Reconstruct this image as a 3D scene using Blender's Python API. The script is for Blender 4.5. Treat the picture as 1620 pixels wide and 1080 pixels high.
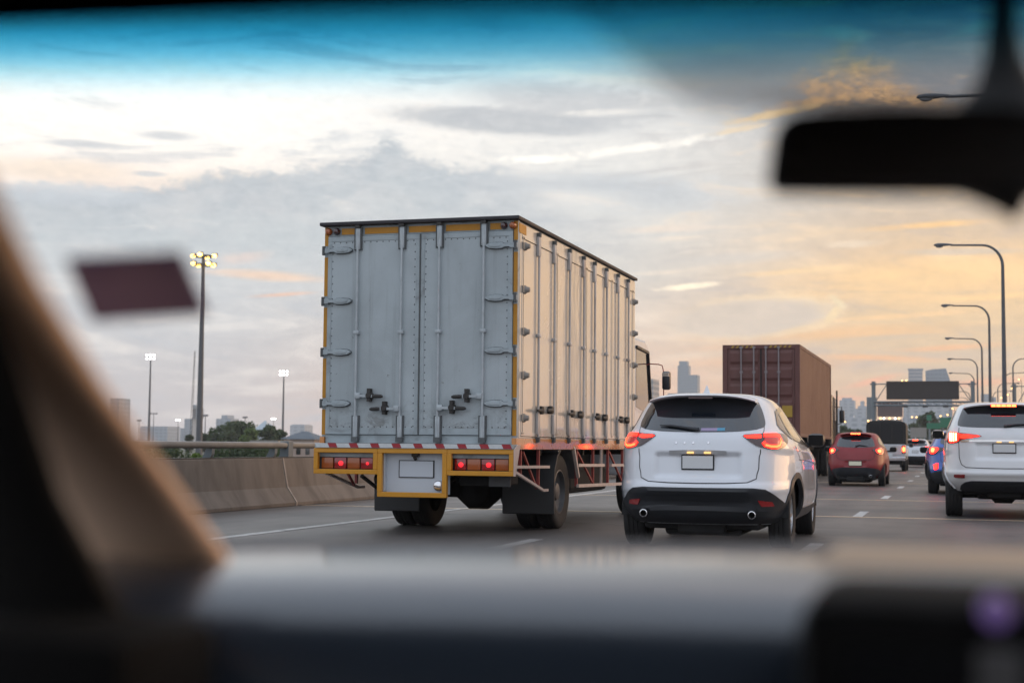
import bpy, bmesh, math, random
import numpy as np
from mathutils import Vector, Matrix
from mathutils.geometry import delaunay_2d_cdt

random.seed(7)
rnd = random.Random(11)
for o in list(bpy.data.objects):
    bpy.data.objects.remove(o)
SC = bpy.context.scene
COL = SC.collection
R = math.radians

# ------------------------------------------------------------------ camera
YAW, PITCH, ROLL, EYE, FPX = .2929, .0702, .0086, 1.0776, 2335.78
CF = Vector((-math.sin(YAW)*math.cos(PITCH), math.cos(YAW)*math.cos(PITCH), math.sin(PITCH)))
_r = Vector((math.cos(YAW), math.sin(YAW), 0))
_u = _r.cross(CF)
CR = _r*math.cos(ROLL) + _u*math.sin(ROLL)
CU = _u*math.cos(ROLL) - _r*math.sin(ROLL)
CO = Vector((0, 0, EYE))
cam_d = bpy.data.cameras.new('camera')
cam = bpy.data.objects.new('camera', cam_d)
COL.objects.link(cam)
SC.camera = cam
M3 = Matrix((CR, CU, -CF)).transposed()
cam.matrix_world = Matrix.Translation(CO) @ M3.to_4x4()
cam_d.sensor_width = 36.0
cam_d.lens = 36.0*FPX/1620
cam_d.clip_start = 0.05
cam_d.clip_end = 30000
cam_d.dof.use_dof = True
cam_d.dof.focus_distance = 19.0
cam_d.dof.aperture_fstop = 2.5


def ray(x, y):
    return CF*FPX + CR*(x-810) + CU*(540-y)


def at(x, y, Y):                 # the point at road distance Y in the direction the photo shows
    d = ray(x, y)
    return CO + d*(Y/d.y)


def at_z(x, y, z):
    d = ray(x, y)
    return CO + d*((z-EYE)/d.z)


def srgb(r, g, b):
    f = lambda c: (c/12.92 if c <= .04045 else ((c+.055)/1.055)**2.4)
    return tuple(f(c/255.0) for c in (r, g, b))


# ------------------------------------------------------------------ node helper
class NT:
    def __init__(s, tree):
        s.t = tree
        s.n = tree.nodes
        s.l = tree.links

    def node(s, typ, **kw):
        n = s.n.new(typ)
        for k, v in kw.items():
            setattr(n, k, v)
        return n

    def put(s, sock, v):
        if v is None:
            return
        if hasattr(v, 'links') or isinstance(v, bpy.types.NodeSocket):
            s.l.new(v, sock)
        else:
            if isinstance(v, (tuple, list)) and len(v) == 3 and len(sock.default_value) == 4:
                v = (*v, 1)
            sock.default_value = v

    def m(s, op, a, b=None, c=None, clamp=False):
        n = s.node('ShaderNodeMath', operation=op, use_clamp=clamp)
        s.put(n.inputs[0], a)
        s.put(n.inputs[1], b)
        s.put(n.inputs[2], c)
        return n.outputs[0]

    def vm(s, op, a, b=None):
        n = s.node('ShaderNodeVectorMath', operation=op)
        s.put(n.inputs[0], a)
        s.put(n.inputs[1], b)
        return n.outputs['Value'] if op in ('DOT_PRODUCT', 'LENGTH') else n.outputs[0]

    def comb(s, x, y, z):
        n = s.node('ShaderNodeCombineXYZ')
        for i, v in enumerate((x, y, z)):
            s.put(n.inputs[i], v)
        return n.outputs[0]

    def noise(s, vec, scale=1, detail=4, rough=.55, dist=0.0):
        n = s.node('ShaderNodeTexNoise')
        s.put(n.inputs['Vector'], vec)
        n.inputs['Scale'].default_value = scale
        n.inputs['Detail'].default_value = detail
        n.inputs['Roughness'].default_value = rough
        n.inputs['Distortion'].default_value = dist
        return n.outputs[0]

    def smooth(s, v, lo, hi, t0=0.0, t1=1.0, kind='SMOOTHSTEP'):
        n = s.node('ShaderNodeMapRange', interpolation_type=kind)
        s.put(n.inputs['Value'], v)
        s.put(n.inputs['From Min'], lo)
        s.put(n.inputs['From Max'], hi)
        s.put(n.inputs['To Min'], t0)
        s.put(n.inputs['To Max'], t1)
        return n.outputs[0]

    def mix(s, f, a, b, blend='MIX'):
        n = s.node('ShaderNodeMix', data_type='RGBA', blend_type=blend)
        s.put(n.inputs[0], f)
        s.put(n.inputs[6], a)
        s.put(n.inputs[7], b)
        return n.outputs[2]

    def ramp(s, fac, stops, interp='EASE'):
        n = s.node('ShaderNodeValToRGB')
        cr = n.color_ramp
        cr.interpolation = interp
        while len(cr.elements) < len(stops):
            cr.elements.new(.5)
        for e, (p, c) in zip(cr.elements, stops):
            e.position = p
            e.color = (*c, 1)
        s.put(n.inputs[0], fac)
        return n.outputs[0]


# ------------------------------------------------------------------ world: dusk sky with cloud decks
SUN_AZ = R(52)       # to the right of the road direction
SUN_EL = R(5)
world = bpy.data.worlds.new('World')
SC.world = world
world.use_nodes = True
world.cycles.sampling_method = 'MANUAL'
world.cycles.sample_map_resolution = 1024
W = NT(world.node_tree)
W.n.clear()
tc = W.node('ShaderNodeTexCoord').outputs['Generated']
R0 = (math.cos(YAW), math.sin(YAW), 0)
F0 = (-math.sin(YAW), math.cos(YAW), 0)
sx = W.vm('DOT_PRODUCT', tc, R0)
sy = W.vm('DOT_PRODUCT', tc, F0)
sep = W.node('ShaderNodeSeparateXYZ')
W.put(sep.inputs[0], tc)
az = W.m('MULTIPLY', W.m('ARCTAN2', sx, sy), 180/math.pi)
el = W.m('MULTIPLY', W.m('ARCSINE', sep.outputs[2]), 180/math.pi)


def sky_dir(x, y):
    d = ray(x, y).normalized()
    return (math.degrees(math.atan2(d.dot(Vector(R0)), d.dot(Vector(F0)))), math.degrees(math.asin(d.z)))


PXD = 40.3           # picture pixels per degree of sky
nv = W.comb(az, W.m('MULTIPLY', el, 1.7), 0.0)
ns = W.comb(W.m('MULTIPLY', az, .22), W.m('MULTIPLY', el, 1.15), 3.0)
n_big = W.noise(nv, .42, 6, .58, .3)
n_fine = W.noise(nv, 1.5, 6, .62, .2)
n_det = W.noise(nv, 3.6, 5, .65, .3)
n_fine = W.m('ADD', W.m('MULTIPLY', n_fine, .72), W.m('MULTIPLY', n_det, .28))
n_str = W.noise(ns, .8, 8, .62, .7)
elw = W.m('ADD', el, W.m('MULTIPLY', W.m('SUBTRACT', n_str, .5), 1.6))
e01 = W.m('DIVIDE', elw, 24.0, clamp=True)


def sk(r, g, b):
    return tuple(.81*c for c in srgb(r, g, b))


def stops(rows):
    return [(e/24.0, sk(*c)) for e, c in rows]


def ramp_sky(rows):
    return W.ramp(e01, stops(rows), 'LINEAR')


left = ramp_sky([(0, (206, 199, 200)), (2, (209, 203, 203)), (4.5, (207, 209, 212)), (7.5, (218, 221, 223)), (9.5, (252, 236, 224)), (11, (263, 257, 249)), (15, (262, 265, 265)), (24, (232, 246, 258))])
midl = ramp_sky([(0, (236, 192, 170)), (2, (244, 200, 168)), (4, (234, 208, 186)), (6.5, (218, 214, 208)), (9, (224, 224, 222)), (11.5, (240, 238, 234)), (14, (230, 232, 232)), (24, (190, 203, 212))])
right = ramp_sky([(0, (228, 180, 158)), (1.5, (236, 190, 152)), (3, (230, 200, 164)), (5, (240, 206, 160)), (6.5, (250, 208, 156)), (8, (228, 200, 168)), (10, (196, 186, 176)), (13, (146, 148, 154)), (24, (96, 116, 134))])
col = W.mix(W.smooth(az, -13, 4), left, midl)
col = W.mix(W.smooth(az, 3, 16), col, right)
# the rest of the sky, outside the photograph: blue dusk behind and overhead, glow towards the sun
back = W.ramp(W.m('DIVIDE', el, 60.0, clamp=True), [(0, srgb(222, 216, 220)), (.25, srgb(212, 220, 232)), (1, srgb(204, 216, 234))], 'LINEAR')
glow = W.ramp(W.m('DIVIDE', el, 60.0, clamp=True), [(0, srgb(252, 190, 128)), (.12, srgb(255, 206, 150)), (.4, srgb(226, 212, 206)), (1, srgb(204, 216, 234))], 'LINEAR')
aside = W.mix(W.smooth(W.m('ABSOLUTE', W.m('SUBTRACT', az, 48.0)), 25, 75), glow, back)
col = W.mix(W.smooth(W.m('ABSOLUTE', az), 22, 40), col, aside)
col = W.mix(W.smooth(el, 19, 34), col, aside)


def cloud(col, x, y, rx, ry, rgb, op=.9, rot=0.0, soft=.5, amp=.9, noise=None):
    a0, e0 = sky_dir(x, y)
    c, s_ = math.cos(R(rot)), math.sin(R(rot))
    da = W.m('SUBTRACT', az, a0)
    de = W.m('SUBTRACT', el, e0)
    u = W.m('MULTIPLY_ADD', da, c/(rx/PXD), W.m('MULTIPLY', de, s_/(rx/PXD)))
    v = W.m('MULTIPLY_ADD', da, -s_/(ry/PXD), W.m('MULTIPLY', de, c/(ry/PXD)))
    rr = W.m('SQRT', W.m('ADD', W.m('MULTIPLY', u, u), W.m('MULTIPLY', v, v)))
    val = W.m('ADD', W.m('SUBTRACT', 1.0, rr), W.m('MULTIPLY', W.m('SUBTRACT', noise or n_fine, .5), amp))
    k = W.m('MULTIPLY', W.smooth(val, 0.0, soft), op)
    return W.mix(k, col, rgb if not isinstance(rgb, tuple) else sk(*rgb))


# cirrus streaks everywhere
col = W.mix(W.m('MULTIPLY', W.smooth(n_str, .50, .68), .5), col, W.mix(W.smooth(az, -2, 14), sk(252, 244, 236), sk(255, 220, 176)))
col = W.mix(W.m('MULTIPLY', W.smooth(n_str, .48, .33), .42), col, W.mix(W.smooth(az, -2, 14), sk(198, 206, 214), sk(206, 190, 180)))
# warm band over the cloud bank at the left
col = cloud(col, 90, 268, 190, 26, (250, 232, 214), .8, 0, .8, 1.0)
col = cloud(col, 330, 285, 150, 20, (250, 236, 222), .7, 4, .8, 1.0)
# the long grey bank with its billowing upper edge
top_pts = [(-120, 290), (0, 288), (140, 292), (260, 286), (330, 268), (440, 262), (520, 250), (590, 232), (612, 212), (645, 232), (720, 258), (800, 268), (900, 320), (1000, 400), (1100, 470)]
crv = W.node('ShaderNodeFloatCurve')
cv = crv.mapping.curves[0]
pts = [(((sky_dir(x, y)[0]+25)/35.0), sky_dir(x, y)[1]/20.0) for x, y in top_pts]
while len(cv.points) < len(pts):
    cv.points.new(.5, .5)
for p, (px_, py_) in zip(cv.points, pts):
    p.location = (px_, py_)
crv.mapping.update()
W.put(crv.inputs['Value'], W.m('DIVIDE', W.m('ADD', az, 25.0), 35.0, clamp=True))
etop = W.m('MULTIPLY', crv.outputs[0], 20.0)
edge = W.m('SUBTRACT', W.m('ADD', etop, W.m('MULTIPLY', W.m('SUBTRACT', n_fine, .5), 2.0)), el)
bank = W.m('MULTIPLY', W.smooth(edge, -.10, .55), W.smooth(el, 5.0, 8.0))
bank = W.m('MULTIPLY', bank, W.smooth(az, 3.5, -1.0))
bank = W.m('MULTIPLY', bank, W.smooth(n_str, .60, .74, 1.0, .45))
bankc = W.mix(W.smooth(edge, 0, 3.5), sk(184, 193, 201), sk(199, 206, 210))
bankc = W.mix(W.smooth(n_big, .40, .75), bankc, sk(208, 211, 214))
col = W.mix(W.m('MULTIPLY', bank, .92), col, bankc)
col = cloud(col, 110, 308, 170, 22, (200, 207, 214), .75, 0, .5, 1.1)
for (x, y, rx, ry) in ((265, 215, 60, 10), (130, 228, 80, 8), (235, 275, 34, 6)):
    col = cloud(col, x, y, rx, ry, (207, 210, 214), .8, 0, .7, 1.1)
# upper grey wedge and the grey veil right of it
col = cloud(col, 800, 192, 235, 26, (190, 194, 199), .88, -3, .5, .9)
col = cloud(col, 900, 160, 210, 40, (196, 199, 203), .75, -6, .6, 1.2)
col = cloud(col, 880, 290, 240, 26, (202, 207, 212), .75, 0, .8, 1.2)
col = cloud(col, 1060, 310, 180, 42, (200, 206, 212), .65, 0, .9, 1.2)
col = cloud(col, 1010, 234, 200, 10, (266, 261, 252), .85, 7, .9, 1.5)
col = cloud(col, 850, 252, 90, 10, (275, 270, 260), .8, 0, .9, 1.2)
col = cloud(col, 960, 178, 110, 9, (246, 242, 236), .7, 2, .9, 1.5)
# warm streaks low at the left
col = cloud(col, 425, 436, 130, 12, (250, 218, 192), .9, -2, .8, 1.0, n_str)
col = cloud(col, 445, 466, 70, 5, (250, 205, 178), .8, 5, .8, 1.0, n_str)
col = cloud(col, 385, 408, 60, 14, (240, 216, 204), .6, 8, .9, 1.2)
# right side: layered orange
col = cloud(col, 1480, 440, 330, 46, (264, 220, 160), .85, 4, .9, 1.2, n_str)
col = cloud(col, 1330, 528, 260, 18, (256, 204, 146), .8, 2, .9, 1.2, n_str)
col = cloud(col, 1240, 575, 200, 16, (252, 192, 142), .7, 0, .9, 1.2, n_str)
col = cloud(col, 1090, 453, 66, 7, (284, 264, 232), .95, 5, .8, 1.0)
col = cloud(col, 1060, 362, 120, 9, (243, 226, 210), .7, 2, .9, 1.3, n_str)
col = cloud(col, 1470, 356, 120, 9, (262, 214, 150), .95, 2, .8, 1.2, n_str)
col = cloud(col, 1345, 386, 70, 8, (244, 222, 196), .8, 2, .8, 1.2)
col = cloud(col, 1520, 398, 140, 7, (206, 196, 186), .6, -1, .9, 1.3, n_str)
col = cloud(col, 1130, 410, 190, 14, (217, 211, 205), .6, 3, .9, 1.3, n_str)
col = cloud(col, 1200, 500, 150, 40, (255, 228, 190), .75, 4, .35, .5)
col = cloud(col, 1180, 503, 146, 34, (222, 206, 190), .92, 4, .35, .5)
col = cloud(col, 1540, 560, 120, 14, (219, 196, 172), .6, 0, .9, 1.3, n_str)
for (x, y, rx, ry, rot, rgb, op) in ((1390, 566, 150, 9, -2, (266, 200, 140), .9), (1500, 550, 120, 7, 3, (262, 198, 142), .8), (1380, 603, 60, 8, 14, (262, 186, 146), .8), (1540, 606, 130, 9, 4, (262, 190, 146), .8), (1330, 630, 60, 7, 0, (252, 182, 150), .7),
                                     (1180, 548, 130, 8, 2, (250, 204, 164), .7), (1060, 590, 90, 10, -2, (246, 202, 172), .7), (1420, 500, 150, 7, 3, (264, 218, 160), .8), (1560, 470, 110, 8, 3, (268, 222, 158), .8), (1250, 430, 120, 7, 4, (258, 222, 172), .8),
                                     (1470, 585, 170, 8, 0, (214, 190, 166), .7), (1400, 534, 120, 7, 2, (218, 198, 172), .7), (1560, 520, 90, 9, -2, (216, 192, 162), .6)):
    col = cloud(col, x, y, rx, ry, rgb, op, rot, .9, 1.3, n_str)
# dark upper right with the gold-lit cumulus
col = cloud(col, 1180, 120, 340, 95, (142, 148, 155), .82, -6, .9, .8)
col = cloud(col, 1420, 175, 250, 40, (110, 102, 98), .9, -8, .7, .9)
gold = W.mix(W.smooth(n_fine, .28, .66), sk(150, 124, 104), sk(238, 188, 128))
for (x, y, rx, ry, rot, op) in ((1335, 78, 34, 26, 20, .35), (1360, 112, 96, 36, -8, .8), (1310, 140, 84, 30, -14, .8), (1395, 146, 110, 24, -12, .85), (1285, 163, 90, 15, 6, .8), (1450, 162, 80, 15, -10, .8)):
    col = cloud(col, x, y, rx, ry, gold, op, rot, 1.1, 1.1)
col = cloud(col, 1225, 181, 100, 9, (240, 206, 152), .8, 9, .8, 1.4)
col = cloud(col, 1170, 205, 70, 7, (238, 214, 178), .7, 10, .8, 1.4)
col = cloud(col, 1400, 181, 130, 13, (92, 84, 84), .85, 0, .7, 1.3)
col = cloud(col, 1560, 40, 70, 14, (150, 176, 168), .6, 8, .8, 1.6)
col = cloud(col, 1330, 52, 60, 16, (165, 186, 180), .6, -10, .8, 1.6)
# bright rim of the lens-shaped cloud
col = cloud(col, 1318, 497, 30, 9, (255, 226, 178), .95, 50, .8, .9)
col = cloud(col, 1326, 478, 22, 8, (255, 232, 190), .9, -40, .8, .9)
col = cloud(col, 1270, 520, 60, 7, (255, 222, 178), .8, 10, .8, 1.0)
# finer unevenness of the cloud deck
mott = W.m('ADD', W.m('MULTIPLY', W.m('SUBTRACT', n_fine, .5), .46), W.m('MULTIPLY', W.m('SUBTRACT', n_str, .5), .30))
mott = W.m('MULTIPLY_ADD', mott, W.smooth(el, .5, 6.0, .75, 1.0), 1.0)
col = W.mix(1.0, col, W.comb(mott, W.m('MULTIPLY_ADD', W.m('SUBTRACT', mott, 1.0), .9, 1.0), W.m('MULTIPLY_ADD', W.m('SUBTRACT', mott, 1.0), .75, 1.0)), 'MULTIPLY')
# below the horizon the haze of the plain
col = W.mix(W.smooth(el, 0.0, -3.0), col, sk(150, 146, 146))

nish = W.node('ShaderNodeTexSky', sky_type='NISHITA', sun_disc=False)
nish.sun_elevation = SUN_EL
nish.sun_rotation = SUN_AZ
nish.air_density = 1.5
nish.dust_density = 3.0
bg1 = W.node('ShaderNodeBackground')
W.put(bg1.inputs[0], nish.outputs[0])
bg1.inputs[1].default_value = .05
bg2 = W.node('ShaderNodeBackground')
W.put(bg2.inputs[0], col)
bg2.inputs[1].default_value = 1.0
cover = W.node('ShaderNodeMixShader')
cover.inputs[0].default_value = .9          # nine tenths of the sky is cloud and haze
W.l.new(bg1.outputs[0], cover.inputs[1])
W.l.new(bg2.outputs[0], cover.inputs[2])
wo = W.node('ShaderNodeOutputWorld')
W.l.new(cover.outputs[0], wo.inputs[0])

# ------------------------------------------------------------------ sun (already behind cloud: weak, wide, warm)
sl = bpy.data.lights.new('sun', 'SUN')
sl.energy = .9
sl.angle = R(40)
sl.color = (1.0, .62, .34)
sun = bpy.data.objects.new('sun', sl)
COL.objects.link(sun)
sd = Vector((math.sin(SUN_AZ)*math.cos(SUN_EL), math.cos(SUN_AZ)*math.cos(SUN_EL), math.sin(SUN_EL)))
sun.rotation_euler = (-sd).to_track_quat('-Z', 'Y').to_euler()

SC.view_settings.view_transform = 'Standard'
SC.view_settings.look = 'None'
SC.view_settings.exposure = .62
SC.view_settings.gamma = 1
SC.render.engine = 'CYCLES'
SC.cycles.use_denoising = True
SC.cycles.max_bounces = 10
SC.cycles.transparent_max_bounces = 24
SC.cycles.volume_bounces = 1
SC.cycles.sample_clamp_indirect = 6.0


# ------------------------------------------------------------------ mesh helper
class MB:
    """collects shapes and links them as ONE mesh object"""

    def __init__(s):
        s.v, s.f, s.m = [], [], []

    def add(s, verts, faces, mi=0):
        o = len(s.v)
        s.v += [tuple(v) for v in verts]
        s.f += [tuple(i+o for i in f) for f in faces]
        s.m += [mi]*len(faces)
        return s

    def box(s, lo, hi, mi=0, mat=None, ch=0.0):
        x0, y0, z0 = lo
        x1, y1, z1 = hi
        if ch > 0:
            ch = min(ch, .45*min(x1-x0, y1-y0, z1-z0))
            bm = bmesh.new()
            bmesh.ops.create_cube(bm, size=1)
            for v in bm.verts:
                v.co = Vector(((x0+x1)/2+v.co.x*(x1-x0), (y0+y1)/2+v.co.y*(y1-y0), (z0+z1)/2+v.co.z*(z1-z0)))
            bmesh.ops.bevel(bm, geom=bm.edges[:], offset=ch, segments=2, profile=.5, affect='EDGES')
            bm.verts.index_update()
            vs = [v.co.copy() for v in bm.verts]
            fs = [[v.index for v in f.verts] for f in bm.faces]
            bm.free()
        else:
            vs = [Vector(p) for p in ((x0, y0, z0), (x1, y0, z0), (x1, y1, z0), (x0, y1, z0), (x0, y0, z1), (x1, y0, z1), (x1, y1, z1), (x0, y1, z1))]
            fs = [(0, 3, 2, 1), (4, 5, 6, 7), (0, 1, 5, 4), (1, 2, 6, 5), (2, 3, 7, 6), (3, 0, 4, 7)]
        if mat is not None:
            vs = [mat @ v for v in vs]
        return s.add(vs, fs, mi)

    def bar(s, a, b, w, h=None, mi=0, up=(0, 0, 1)):
        """square bar from a to b"""
        a, b = Vector(a), Vector(b)
        h = w if h is None else h
        d = (b-a).normalized()
        u = Vector(up)
        if abs(d.dot(u)) > .95:
            u = Vector((0, 1, 0))
        x = d.cross(u).normalized()*(w/2)
        z = x.cross(d).normalized()*(h/2)
        vs = [a-x-z, a+x-z, a+x+z, a-x+z, b-x-z, b+x-z, b+x+z, b-x+z]
        return s.add(vs, [(0, 3, 2, 1), (4, 5, 6, 7), (0, 1, 5, 4), (1, 2, 6, 5), (2, 3, 7, 6), (3, 0, 4, 7)], mi)

    def tube(s, path, r, n=10, mi=0, caps=True, sc=(1, 1), up=None):
        """round tube along a path; r is one radius or one per point"""
        P = [Vector(p) for p in path]
        k = len(P)
        rr = r if isinstance(r, (list, tuple)) else [r]*k
        vs, fs = [], []
        up0 = Vector(up) if up else None
        prev = None
        for i in range(k):
            d = (P[min(i+1, k-1)]-P[max(i-1, 0)]).normalized()
            if up0 is not None:
                x = d.cross(up0).normalized()
            elif prev is None:
                x = d.cross(Vector((0, 0, 1)) if abs(d.z) < .9 else Vector((0, 1, 0))).normalized()
            else:
                x = (prev - d*prev.dot(d)).normalized()
            prev = x
            y = d.cross(x)
            for j in range(n):
                t = 2*math.pi*j/n
                vs.append(P[i]+x*math.cos(t)*rr[i]*sc[0]+y*math.sin(t)*rr[i]*sc[1])
        for i in range(k-1):
            for j in range(n):
                a, b = i*n+j, i*n+(j+1) % n
                fs.append((a, b, b+n, a+n))
        if caps:
            fs.append(tuple(range(n-1, -1, -1)))
            fs.append(tuple((k-1)*n+j for j in range(n)))
        return s.add(vs, fs, mi)

    def cyl(s, a, b, r, n=16, mi=0, r2=None):
        return s.tube([a, b], [r, r if r2 is None else r2], n, mi)

    def lathe(s, prof, c=(0, 0, 0), axis='z', n=24, mi=0, a0=0.0, a1=2*math.pi):
        """prof: list of (radius, height)"""
        full = abs(a1-a0-2*math.pi) < 1e-6
        k = n if full else n+1
        vs, fs = [], []
        for j in range(k):
            t = a0+(a1-a0)*j/n
            for (r, h) in prof:
                p = (r*math.cos(t), r*math.sin(t), h)
                if axis == 'x':
                    p = (h, r*math.cos(t), r*math.sin(t))
                elif axis == 'y':
                    p = (r*math.sin(t), h, r*math.cos(t))
                vs.append((p[0]+c[0], p[1]+c[1], p[2]+c[2]))
        q = len(prof)
        for j in range(n):
            for i in range(q-1):
                a, b = j*q+i, ((j+1) % k)*q+i
                fs.append((a, b, b+1, a+1))
        return s.add(vs, fs, mi)

    def prism(s, poly, axis, lo, hi, mi=0, mat=None):
        """poly in the plane across axis; extruded lo..hi"""
        k = len(poly)
        if axis == 'x':
            f = lambda p, h: Vector((h, p[0], p[1]))
        elif axis == 'y':
            f = lambda p, h: Vector((p[0], h, p[1]))
        else:
            f = lambda p, h: Vector((p[0], p[1], h))
        vs = [f(p, lo) for p in poly]+[f(p, hi) for p in poly]
        if mat is not None:
            vs = [mat @ v for v in vs]
        fs = [tuple(range(k-1, -1, -1)), tuple(range(k, 2*k))]
        fs += [(i, (i+1) % k, k+(i+1) % k, k+i) for i in range(k)]
        return s.add(vs, fs, mi)

    def ball(s, c, r, mi=0, n=10, sc=(1, 1, 1)):
        pr = [(max(1e-4, math.sin(math.pi*i/n)), -math.cos(math.pi*i/n)) for i in range(n+1)]
        q = MB().lathe(pr, n=n+4)
        return s.add([(c[0]+x*r*sc[0], c[1]+y*r*sc[1], c[2]+z*r*sc[2]) for x, y, z in q.v], q.f, mi)

    def build(s, name, mats, parent=None, smooth=None, loc=None, bevel=0.0, fix=True):
        me = bpy.data.meshes.new(name)
        me.from_pydata(s.v, [], s.f)
        if not isinstance(mats, (list, tuple)):
            mats = [mats]
        for mm in mats:
            me.materials.append(mm)
        for p, i in zip(me.polygons, s.m):
            p.material_index = i
        if fix:
            bm = bmesh.new()
            bm.from_mesh(me)
            bmesh.ops.recalc_face_normals(bm, faces=bm.faces[:])
            bm.to_mesh(me)
            bm.free()
        if smooth is not None:
            for p in me.polygons:
                p.use_smooth = True
            me.set_sharp_from_angle(angle=R(smooth))
        me.update()
        o = bpy.data.objects.new(name, me)
        COL.objects.link(o)
        if parent is not None:
            o.parent = parent
        if loc is not None:
            o.location = loc
        if bevel > 0:
            b = o.modifiers.new('edge', 'BEVEL')
            b.width = bevel
            b.segments = 2
            b.limit_method = 'ANGLE'
            b.angle_limit = R(40)
        return o


def tag(o, label=None, cat=None, group=None, kind=None):
    if label:
        o['label'] = label
    if cat:
        o['category'] = cat
    if group:
        o['group'] = group
    if kind:
        o['kind'] = kind
    return o


def thing(name, label, cat, loc=(0, 0, 0), rz=0.0, group=None):
    o = bpy.data.objects.new(name, None)
    COL.objects.link(o)
    o.empty_display_size = .3
    o.location = loc
    o.rotation_euler = (0, 0, rz)
    return tag(o, label, cat, group)


def structure(o):
    o['kind'] = 'structure'
    return o


def copy_tree(o, parent=None):
    c = o.copy()
    COL.objects.link(c)
    if parent is not None:
        c.parent = parent
    for ch in list(o.children):
        copy_tree(ch, c)
    return c


# ------------------------------------------------------------------ materials
def pm(name, base, rough=.5, metal=0.0, coat=0.0, var=0.0, vscale=3.0, stretch=(1, 1, 1), dark=.6, bump=0.0, bscale=40.0, emit=None, es=0.0, spec=None, dirt=None, dscale=1.2, wave=0.0):
    mat = bpy.data.materials.new(name)
    mat.use_nodes = True
    n = NT(mat.node_tree)
    b = n.n['Principled BSDF']
    b.inputs['Base Color'].default_value = (*base, 1)
    b.inputs['Roughness'].default_value = rough
    b.inputs['Metallic'].default_value = metal
    b.inputs['Coat Weight'].default_value = coat
    b.inputs['Coat Roughness'].default_value = .04
    if spec is not None:
        b.inputs['Specular IOR Level'].default_value = spec
    if var or bump or dirt or wave:
        tcn = n.node('ShaderNodeTexCoord').outputs['Object']
        mp = n.node('ShaderNodeMapping')
        n.put(mp.inputs[0], tcn)
        mp.inputs['Scale'].default_value = stretch
        v = mp.outputs[0]
        c = (*base, 1)
        if var:
            k = n.smooth(n.noise(v, vscale, 6, .65, .4), .35, .7)
            c = n.mix(n.m('MULTIPLY', k, var), (*base, 1), tuple(x*dark for x in base)+(1,))
            n.put(b.inputs['Roughness'], n.m('ADD', rough, n.m('MULTIPLY', k, .12)))
        if dirt is not None:
            k2 = n.smooth(n.noise(v, dscale, 8, .7, .6), .52, .72)
            c = n.mix(n.m('MULTIPLY', k2, .55), c, (*dirt, 1))
        if var or dirt is not None:
            n.put(b.inputs['Base Color'], c)
        if wave:        # sheet metal that is not quite flat
            bn = n.node('ShaderNodeBump')
            bn.inputs['Strength'].default_value = wave
            bn.inputs['Distance'].default_value = .03
            n.put(bn.inputs['Height'], n.noise(n.vm('MULTIPLY', tcn, (1, 2.2, .9)), 1.6, 2, .5))
            n.put(b.inputs['Normal'], bn.outputs[0])
            n.put(b.inputs['Coat Normal'], bn.outputs[0])
        if bump:
            bn = n.node('ShaderNodeBump')
            bn.inputs['Strength'].default_value = bump
            bn.inputs['Distance'].default_value = .01
            n.put(bn.inputs['Height'], n.noise(tcn, bscale, 5, .6))
            n.put(b.inputs['Normal'], bn.outputs[0])
    if emit is not None:
        b.inputs['Emission Color'].default_value = (*emit, 1)
        b.inputs['Emission Strength'].default_value = es
    return mat


M = {}
def weathered(name, base, streak, bottom):
    # panel paint with rain streaks and splashed dirt along its lower edge
    mat = pm(name, base, .42)
    n = NT(mat.node_tree)
    b = n.n['Principled BSDF']
    v = n.node('ShaderNodeTexCoord').outputs['Object']
    sp = n.node('ShaderNodeSeparateXYZ')
    n.put(sp.inputs[0], v)
    c = n.mix(n.smooth(n.noise(v, .9, 6, .6, .5), .35, .7), (*base, 1), tuple(x*.80 for x in base)+(1,))
    st = n.noise(n.vm('MULTIPLY', v, (9, 9, .45)), 1.0, 6, .65)
    c = n.mix(n.m('MULTIPLY', n.smooth(st, .52, .74), .55), c, (*streak, 1))
    sp2 = n.noise(n.vm('MULTIPLY', v, (5, 5, 7)), 1.0, 7, .75, .6)
    low = n.m('MULTIPLY', n.smooth(sp.outputs[2], 1.75, 1.15), n.smooth(sp2, .44, .66))
    c = n.mix(n.m('MULTIPLY', low, .75), c, (*bottom, 1))
    spot = n.smooth(n.noise(v, 14, 4, .8), .66, .74)
    c = n.mix(n.m('MULTIPLY', spot, .6), c, (.11, .085, .065, 1))
    n.put(b.inputs['Base Color'], c)
    n.put(b.inputs['Roughness'], n.m('ADD', .36, n.m('MULTIPLY', st, .25)))
    bn = n.node('ShaderNodeBump')
    bn.inputs['Strength'].default_value = .16
    bn.inputs['Distance'].default_value = .03
    n.put(bn.inputs['Height'], n.noise(v, 1.7, 3, .5))
    n.put(b.inputs['Normal'], bn.outputs[0])
    return mat


M['white_paint'] = pm('white_paint', (.68, .71, .76), .32, coat=1.0, var=.06, vscale=2)
M['pearl_paint'] = pm('pearl_paint', (.74, .76, .79), .32, coat=1.0, var=.06, vscale=2)
M['red_paint'] = pm('red_paint', (.24, .010, .016), .45, metal=.0, coat=.35, var=.15)
M['blue_paint'] = pm('blue_paint', (.02, .10, .42), .32, metal=.2, coat=1.0)
M['silver_paint'] = pm('silver_paint', (.50, .51, .53), .35, metal=.35, coat=.8)
M['grey_paint'] = pm('grey_paint', (.16, .165, .17), .35, metal=.3, coat=.8)
M['black_paint'] = pm('black_paint', (.02, .02, .022), .3, coat=.8)
M['tint_glass'] = pm('tint_glass', (.010, .014, .020), .05, spec=1.0, coat=.7)
M['black_plastic'] = pm('black_plastic', (.022, .025, .031), .38, var=.25, vscale=6)
M['gap'] = pm('gap', (.012, .012, .014), .7)
M['under'] = pm('underbody', (.012, .012, .013), .8, var=.4)
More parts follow.
